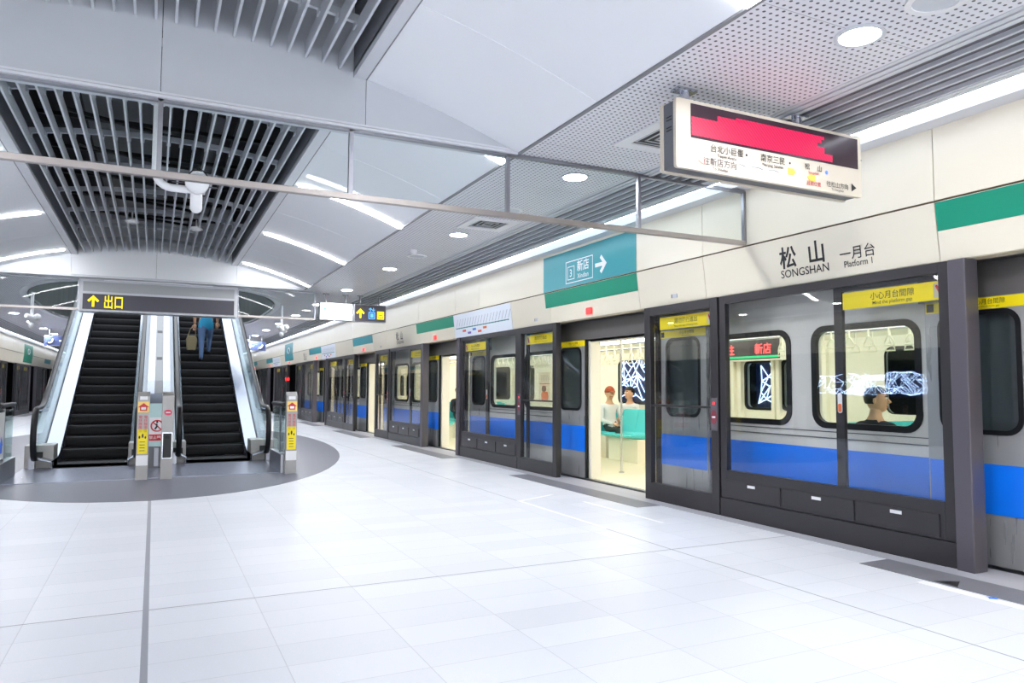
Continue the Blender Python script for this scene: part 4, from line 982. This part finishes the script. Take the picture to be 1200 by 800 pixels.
r = empty('barrier_post', (-1.90, 11.37, 0), 'plain steel post at the left edge of the photo', 'post')
mb = MB(); mb.prism([(0,0),(.10,0),(.10,1.2),(.02,1.17),(0,1.15)], lambda u, v, q: (q, u, v), -.08, .08, POSTM); mb.build('column', r, bev=.004)
mb = MB(); mb.box(-.085, .085, -.005, .105, 1.15, 1.2, STEEL2); mb.build('cap', r)

# ------------------------------------------------------------------ people
def figure(name, J, E, parent_loc, lb, rz=0, hands=(), face=None, hair=None):
    """J: joint -> (pos, radius); E: list of (a, b, material); one continuous skinned body."""
    r = empty(name, parent_loc, lb, 'person', rz=rz)
    names = list(J); idx = {n: i for i, n in enumerate(names)}
    me = bpy.data.meshes.new('body'); me.from_pydata([J[n][0] for n in names], [(idx[a], idx[b]) for a, b, _ in E], [])
    o = bpy.data.objects.new('body', me); COL.objects.link(o)
    sk = o.modifiers.new('skin', 'SKIN'); sk.use_smooth_shade = True
    lay = me.skin_vertices[0] if me.skin_vertices else None
    if lay is None:
        bm = bmesh.new(); bm.from_mesh(me); bm.verts.layers.skin.verify(); bm.to_mesh(me); bm.free(); lay = me.skin_vertices[0]
    for i, n in enumerate(names):
        rr = J[n][1]; lay.data[i].radius = rr if isinstance(rr, tuple) else (rr, rr); lay.data[i].use_root = (n == 'pelvis')
    sb = o.modifiers.new('sub', 'SUBSURF'); sb.levels = 2; sb.render_levels = 2
    dg = bpy.context.evaluated_depsgraph_get(); ev = o.evaluated_get(dg).to_mesh()
    V = [v.co.copy() for v in ev.vertices]; F = [tuple(p.vertices) for p in ev.polygons]; o.evaluated_get(dg).to_mesh_clear()
    bpy.data.objects.remove(o); bpy.data.meshes.remove(me)
    mb = MB(); mb.smooth = True
    segs = [(Vector(J[a][0]), Vector(J[b][0]), m) for a, b, m in E]
    byM = {}
    for f in F:
        c = sum((V[i] for i in f), Vector())/len(f); best = None
        for a, b, m in segs:
            t = max(0, min(1, (c-a).dot(b-a)/max(1e-9, (b-a).length_squared))); d = (a+(b-a)*t-c).length
            if best is None or d < best[0]: best = (d, m)
        mb.m(best[1]); byM.setdefault(best[1], []).append(f)
    base = len(mb.v); mb.v += [tuple(v) for v in V]
    for m, fs in byM.items():
        for f in fs: mb.f.append(tuple(base+i for i in f)); mb.mi.append(mb.m(m))
    # hands: palm and five fingers
    for (w, d, side) in hands:
        w, d = Vector(w), Vector(d).normalized(); sd = d.cross(Z if abs(d.z) < .9 else Y).normalized()*side; up = sd.cross(d)
        mb.tube([w, w+d*.04, w+d*.085], [.026,.038,.034], SKIN, 8)
        for k in range(4):
            q = w+d*.08+sd*(-.027+.018*k); ln = (.062,.072,.068,.052)[k]
            mb.tube([q, q+d*ln*.5+up*.004, q+d*ln*.85-up*.018, q+d*ln*.95-up*.034], [.009,.0085,.008,.006], SKIN, 6)
        q = w+d*.03-sd*.034; mb.tube([q, q+d*.03-sd*.018, q+d*.062-sd*.016], [.011,.010,.007], SKIN, 6)
    if face:
        h, fw = Vector(face[0]), Vector(face[1]).normalized(); sd = fw.cross(Z).normalized()
        # head: egg, jaw, nose, ears, eyes, mouth
        N = 14
        mb.ball(h, (.082,.094,.115), SKIN, 16, 12) if abs(fw.y) > abs(fw.x) else mb.ball(h, (.094,.082,.115), SKIN, 16, 12)
        mb.ball(h+fw*.035-Z*.055, (.056,.056,.06), SKIN)
        mb.tube([h+fw*.092+Z*.012, h+fw*.112-Z*.022, h+fw*.094-Z*.03], [.008,.014,.012], SKIN, 6)
        for s in (-1, 1):
            mb.ball(h+sd*s*.086-Z*.005-fw*.005, (.014,.02,.032), SKIN, 8, 6); mb.ball(h+sd*s*.034+fw*.082+Z*.01, .011, WHITEP, 8, 6); mb.ball(h+sd*s*.034+fw*.0905+Z*.01, .005, TXT, 6, 5)
            mb.tube([h+sd*s*.02+fw*.09+Z*.032, h+sd*s*.05+fw*.078+Z*.032], .005, HAIR, 5)
        mb.tube([h+sd*.024+fw*.086-Z*.058, h+fw*.093-Z*.06, h-sd*.024+fw*.086-Z*.058], .006, mat('lips', (186,110,100), .5), 6)
    mb.build('body', r)
    if hair: hair(r)
    return r
def hair_cap(h, fw, mt, brim=False, name='hair'):
    h, fw = Vector(h), Vector(fw).normalized()
    def fn(r):
        mb = MB(); c = h-fw*.012+Z*.022; N, M = 18, 7; vs = []; fs = []
        for j in range(M+1):
            t = math.radians(4+ (92 if brim else 118)*j/M)
            for i in range(N):
                a = 2*PI*i/N; d = Vector((math.sin(t)*math.cos(a), math.sin(t)*math.sin(a), math.cos(t)))
                k = d.dot(fw); cut = 1.0
                z = c.z+.112*d.z
                if not brim and k > .1 and z < h.z+.055: z = h.z+.055
                vs.append((c.x+.099*d.x*cut, c.y+.103*d.y*cut, z))
        for j in range(M):
            for i in range(N): fs.append((j*N+i, (j+1)*N+i, (j+1)*N+(i+1) % N, j*N+(i+1) % N))
        fs.append(tuple(range(N))); mb.smooth = True; mb.add(vs, fs, mt)
        if brim:
            sd = fw.cross(Z); b = h+Z*.03+fw*.07
            mb.hexa([b-sd*.075, b+sd*.075, b+sd*.05+fw*.085-Z*.012, b-sd*.05+fw*.085-Z*.012, b-sd*.075+Z*.012, b+sd*.075+Z*.012, b+sd*.05+fw*.085, b-sd*.05+fw*.085], mt)
        mb.build(name, r)
    return fn
def seated(name, loc, lb, rz, top, trous, look=(0,1,0), cap=None, arms='lap', sleeves=None):
    # local: faces +y, seat surface at z=.46, pelvis at origin
    s = sleeves or SKIN; hd = (0, .03, 1.20)
    J = {'pelvis':((0,.02,.56),(.15,.11)), 'waist':((0,.0,.70),(.135,.10)), 'chest':((0,.01,.88),(.155,.105)), 'collar':((0,.0,1.0),(.09,.07)), 'neck':((0,.01,1.07),.05), 'head':((0,.03,1.16),.06)}
    E = [('pelvis','waist',top),('waist','chest',top),('chest','collar',top),('collar','neck',SKIN),('neck','head',SKIN)]
    for q, n in ((-1,'l'),(1,'r')):
        J['hip'+n] = ((q*.09,.10,.55),.085); J['knee'+n] = ((q*.10,.46,.53),.065); J['ank'+n] = ((q*.10,.50,.09),.042); J['toe'+n] = ((q*.11,.66,.045),.035)
        J['sh'+n] = ((q*.175,.0,.965),.058); J['el'+n] = ((q*.225,.08,.70),.043); J['wr'+n] = ((q*.10,.30,.64),.030)
        E += [('pelvis','hip'+n,trous),('hip'+n,'knee'+n,trous),('knee'+n,'ank'+n,trous),('ank'+n,'toe'+n,SHOE),('chest','sh'+n,top),('sh'+n,'el'+n,top),('el'+n,'wr'+n,s)]
    hands = [((-.10,.30,.64),(.45,.8,-.25),1), ((.10,.30,.64),(-.45,.8,-.25),-1)]
    return figure(name, J, E, loc, lb, rz, hands, (hd, look), cap(hd, look))
seated('person', (7.70, 11.60, .0), 'seated person in a rust cap and white shirt inside the train', PI, SHIRTW, TROUS, (.25,1,0), lambda h, f: hair_cap(h, f, CAPM, True, 'cap'), sleeves=SHIRTW)
seated('person', (8.18, 11.60, .0), 'seated person with dark hair and white shirt turned sideways inside the train', PI*.62, SHIRTW, TROUS, (.3,1,0), lambda h, f: hair_cap(h, f, HAIR))
seated('person', (5.98, 4.62, .0), 'seated person in dark clothes behind the large train window', -PI/2, NAVY, TROUS, (.9,.5,0), lambda h, f: hair_cap(h, f, HAIR), sleeves=NAVY)
seated('person', (7.05, 17.55, .0), 'seated person in dark clothes seen through the second open door', PI, NAVY, TROUS, (0,1,0), lambda h, f: hair_cap(h, f, HAIR), sleeves=NAVY)
def rider():
    # climbing the right escalator, back to the viewer; local origin at the lower foot
    up = .18
    J = {'pelvis':((0,.10,.96),(.155,.11)), 'waist':((0,.10,1.12),(.135,.10)), 'chest':((0,.11,1.32),(.165,.11)), 'collar':((0,.11,1.45),(.09,.07)), 'neck':((0,.11,1.51),.05), 'head':((0,.13,1.60),.06),
         'hipl':((-.09,.09,.82),.098), 'kneel':((-.09,.06,.50),.068), 'ankl':((-.09,-.02,.08),.045), 'toel':((-.10,.14,.04),.038),
         'hipr':((.09,.11,.82),.098), 'kneer':((.10,.31,.61),.068), 'ankr':((.08,.33,.275),.045), 'toer':((.09,.49,.23),.038),
         'shl':((-.19,.10,1.41),.058), 'ell':((-.25,.08,1.12),.043), 'wrl':((-.24,.13,.88),.030), 'shr':((.19,.10,1.41),.058), 'elr':((.25,.06,1.14),.043), 'wrr':((.25,.18,.93),.030)}
    E = [('pelvis','waist',SHIRTB),('waist','chest',SHIRTB),('chest','collar',SHIRTB),('collar','neck',SKIN),('neck','head',SKIN)]
    for n in 'lr': E += [('pelvis','hip'+n,SHIRTB),('hip'+n,'knee'+n,JEANS),('knee'+n,'ank'+n,JEANS),('ank'+n,'toe'+n,SHOE),('chest','sh'+n,SHIRTB),('sh'+n,'el'+n,SHIRTB),('el'+n,'wr'+n,SKIN)]
    return figure('person', J, E, (1.06, 18.42, 1.863), 'person in blue shirt and jeans riding up the right escalator', 0, [((-.24,.13,.88),(0,.1,-1),1), ((.25,.18,.93),(0,.3,-1),-1)], ((0,.14,1.645),(0,1,0)), hair_cap((0,.14,1.645),(0,1,0),HAIR))
rider()
r = empty('shoulder_bag', (.76, 18.55, 2.35), 'tan cloth bag hanging from the hand of the escalator rider', 'bag')
mb = MB(); mb.prism([(-.10,-.22),(.10,-.22),(.12,.02),(.09,.12),(-.09,.12),(-.12,.02)], lambda u, v, w: (u, w, v), -.05, .05, BAGM); mb.build('pouch', r, bev=.02)
mb = MB(); mb.tube([(-.08,0,.11),(-.03,0,.28),(.03,0,.35),(.08,0,.28),(.08,0,.11)], .010, BAGM, 6); mb.build('handle', r)
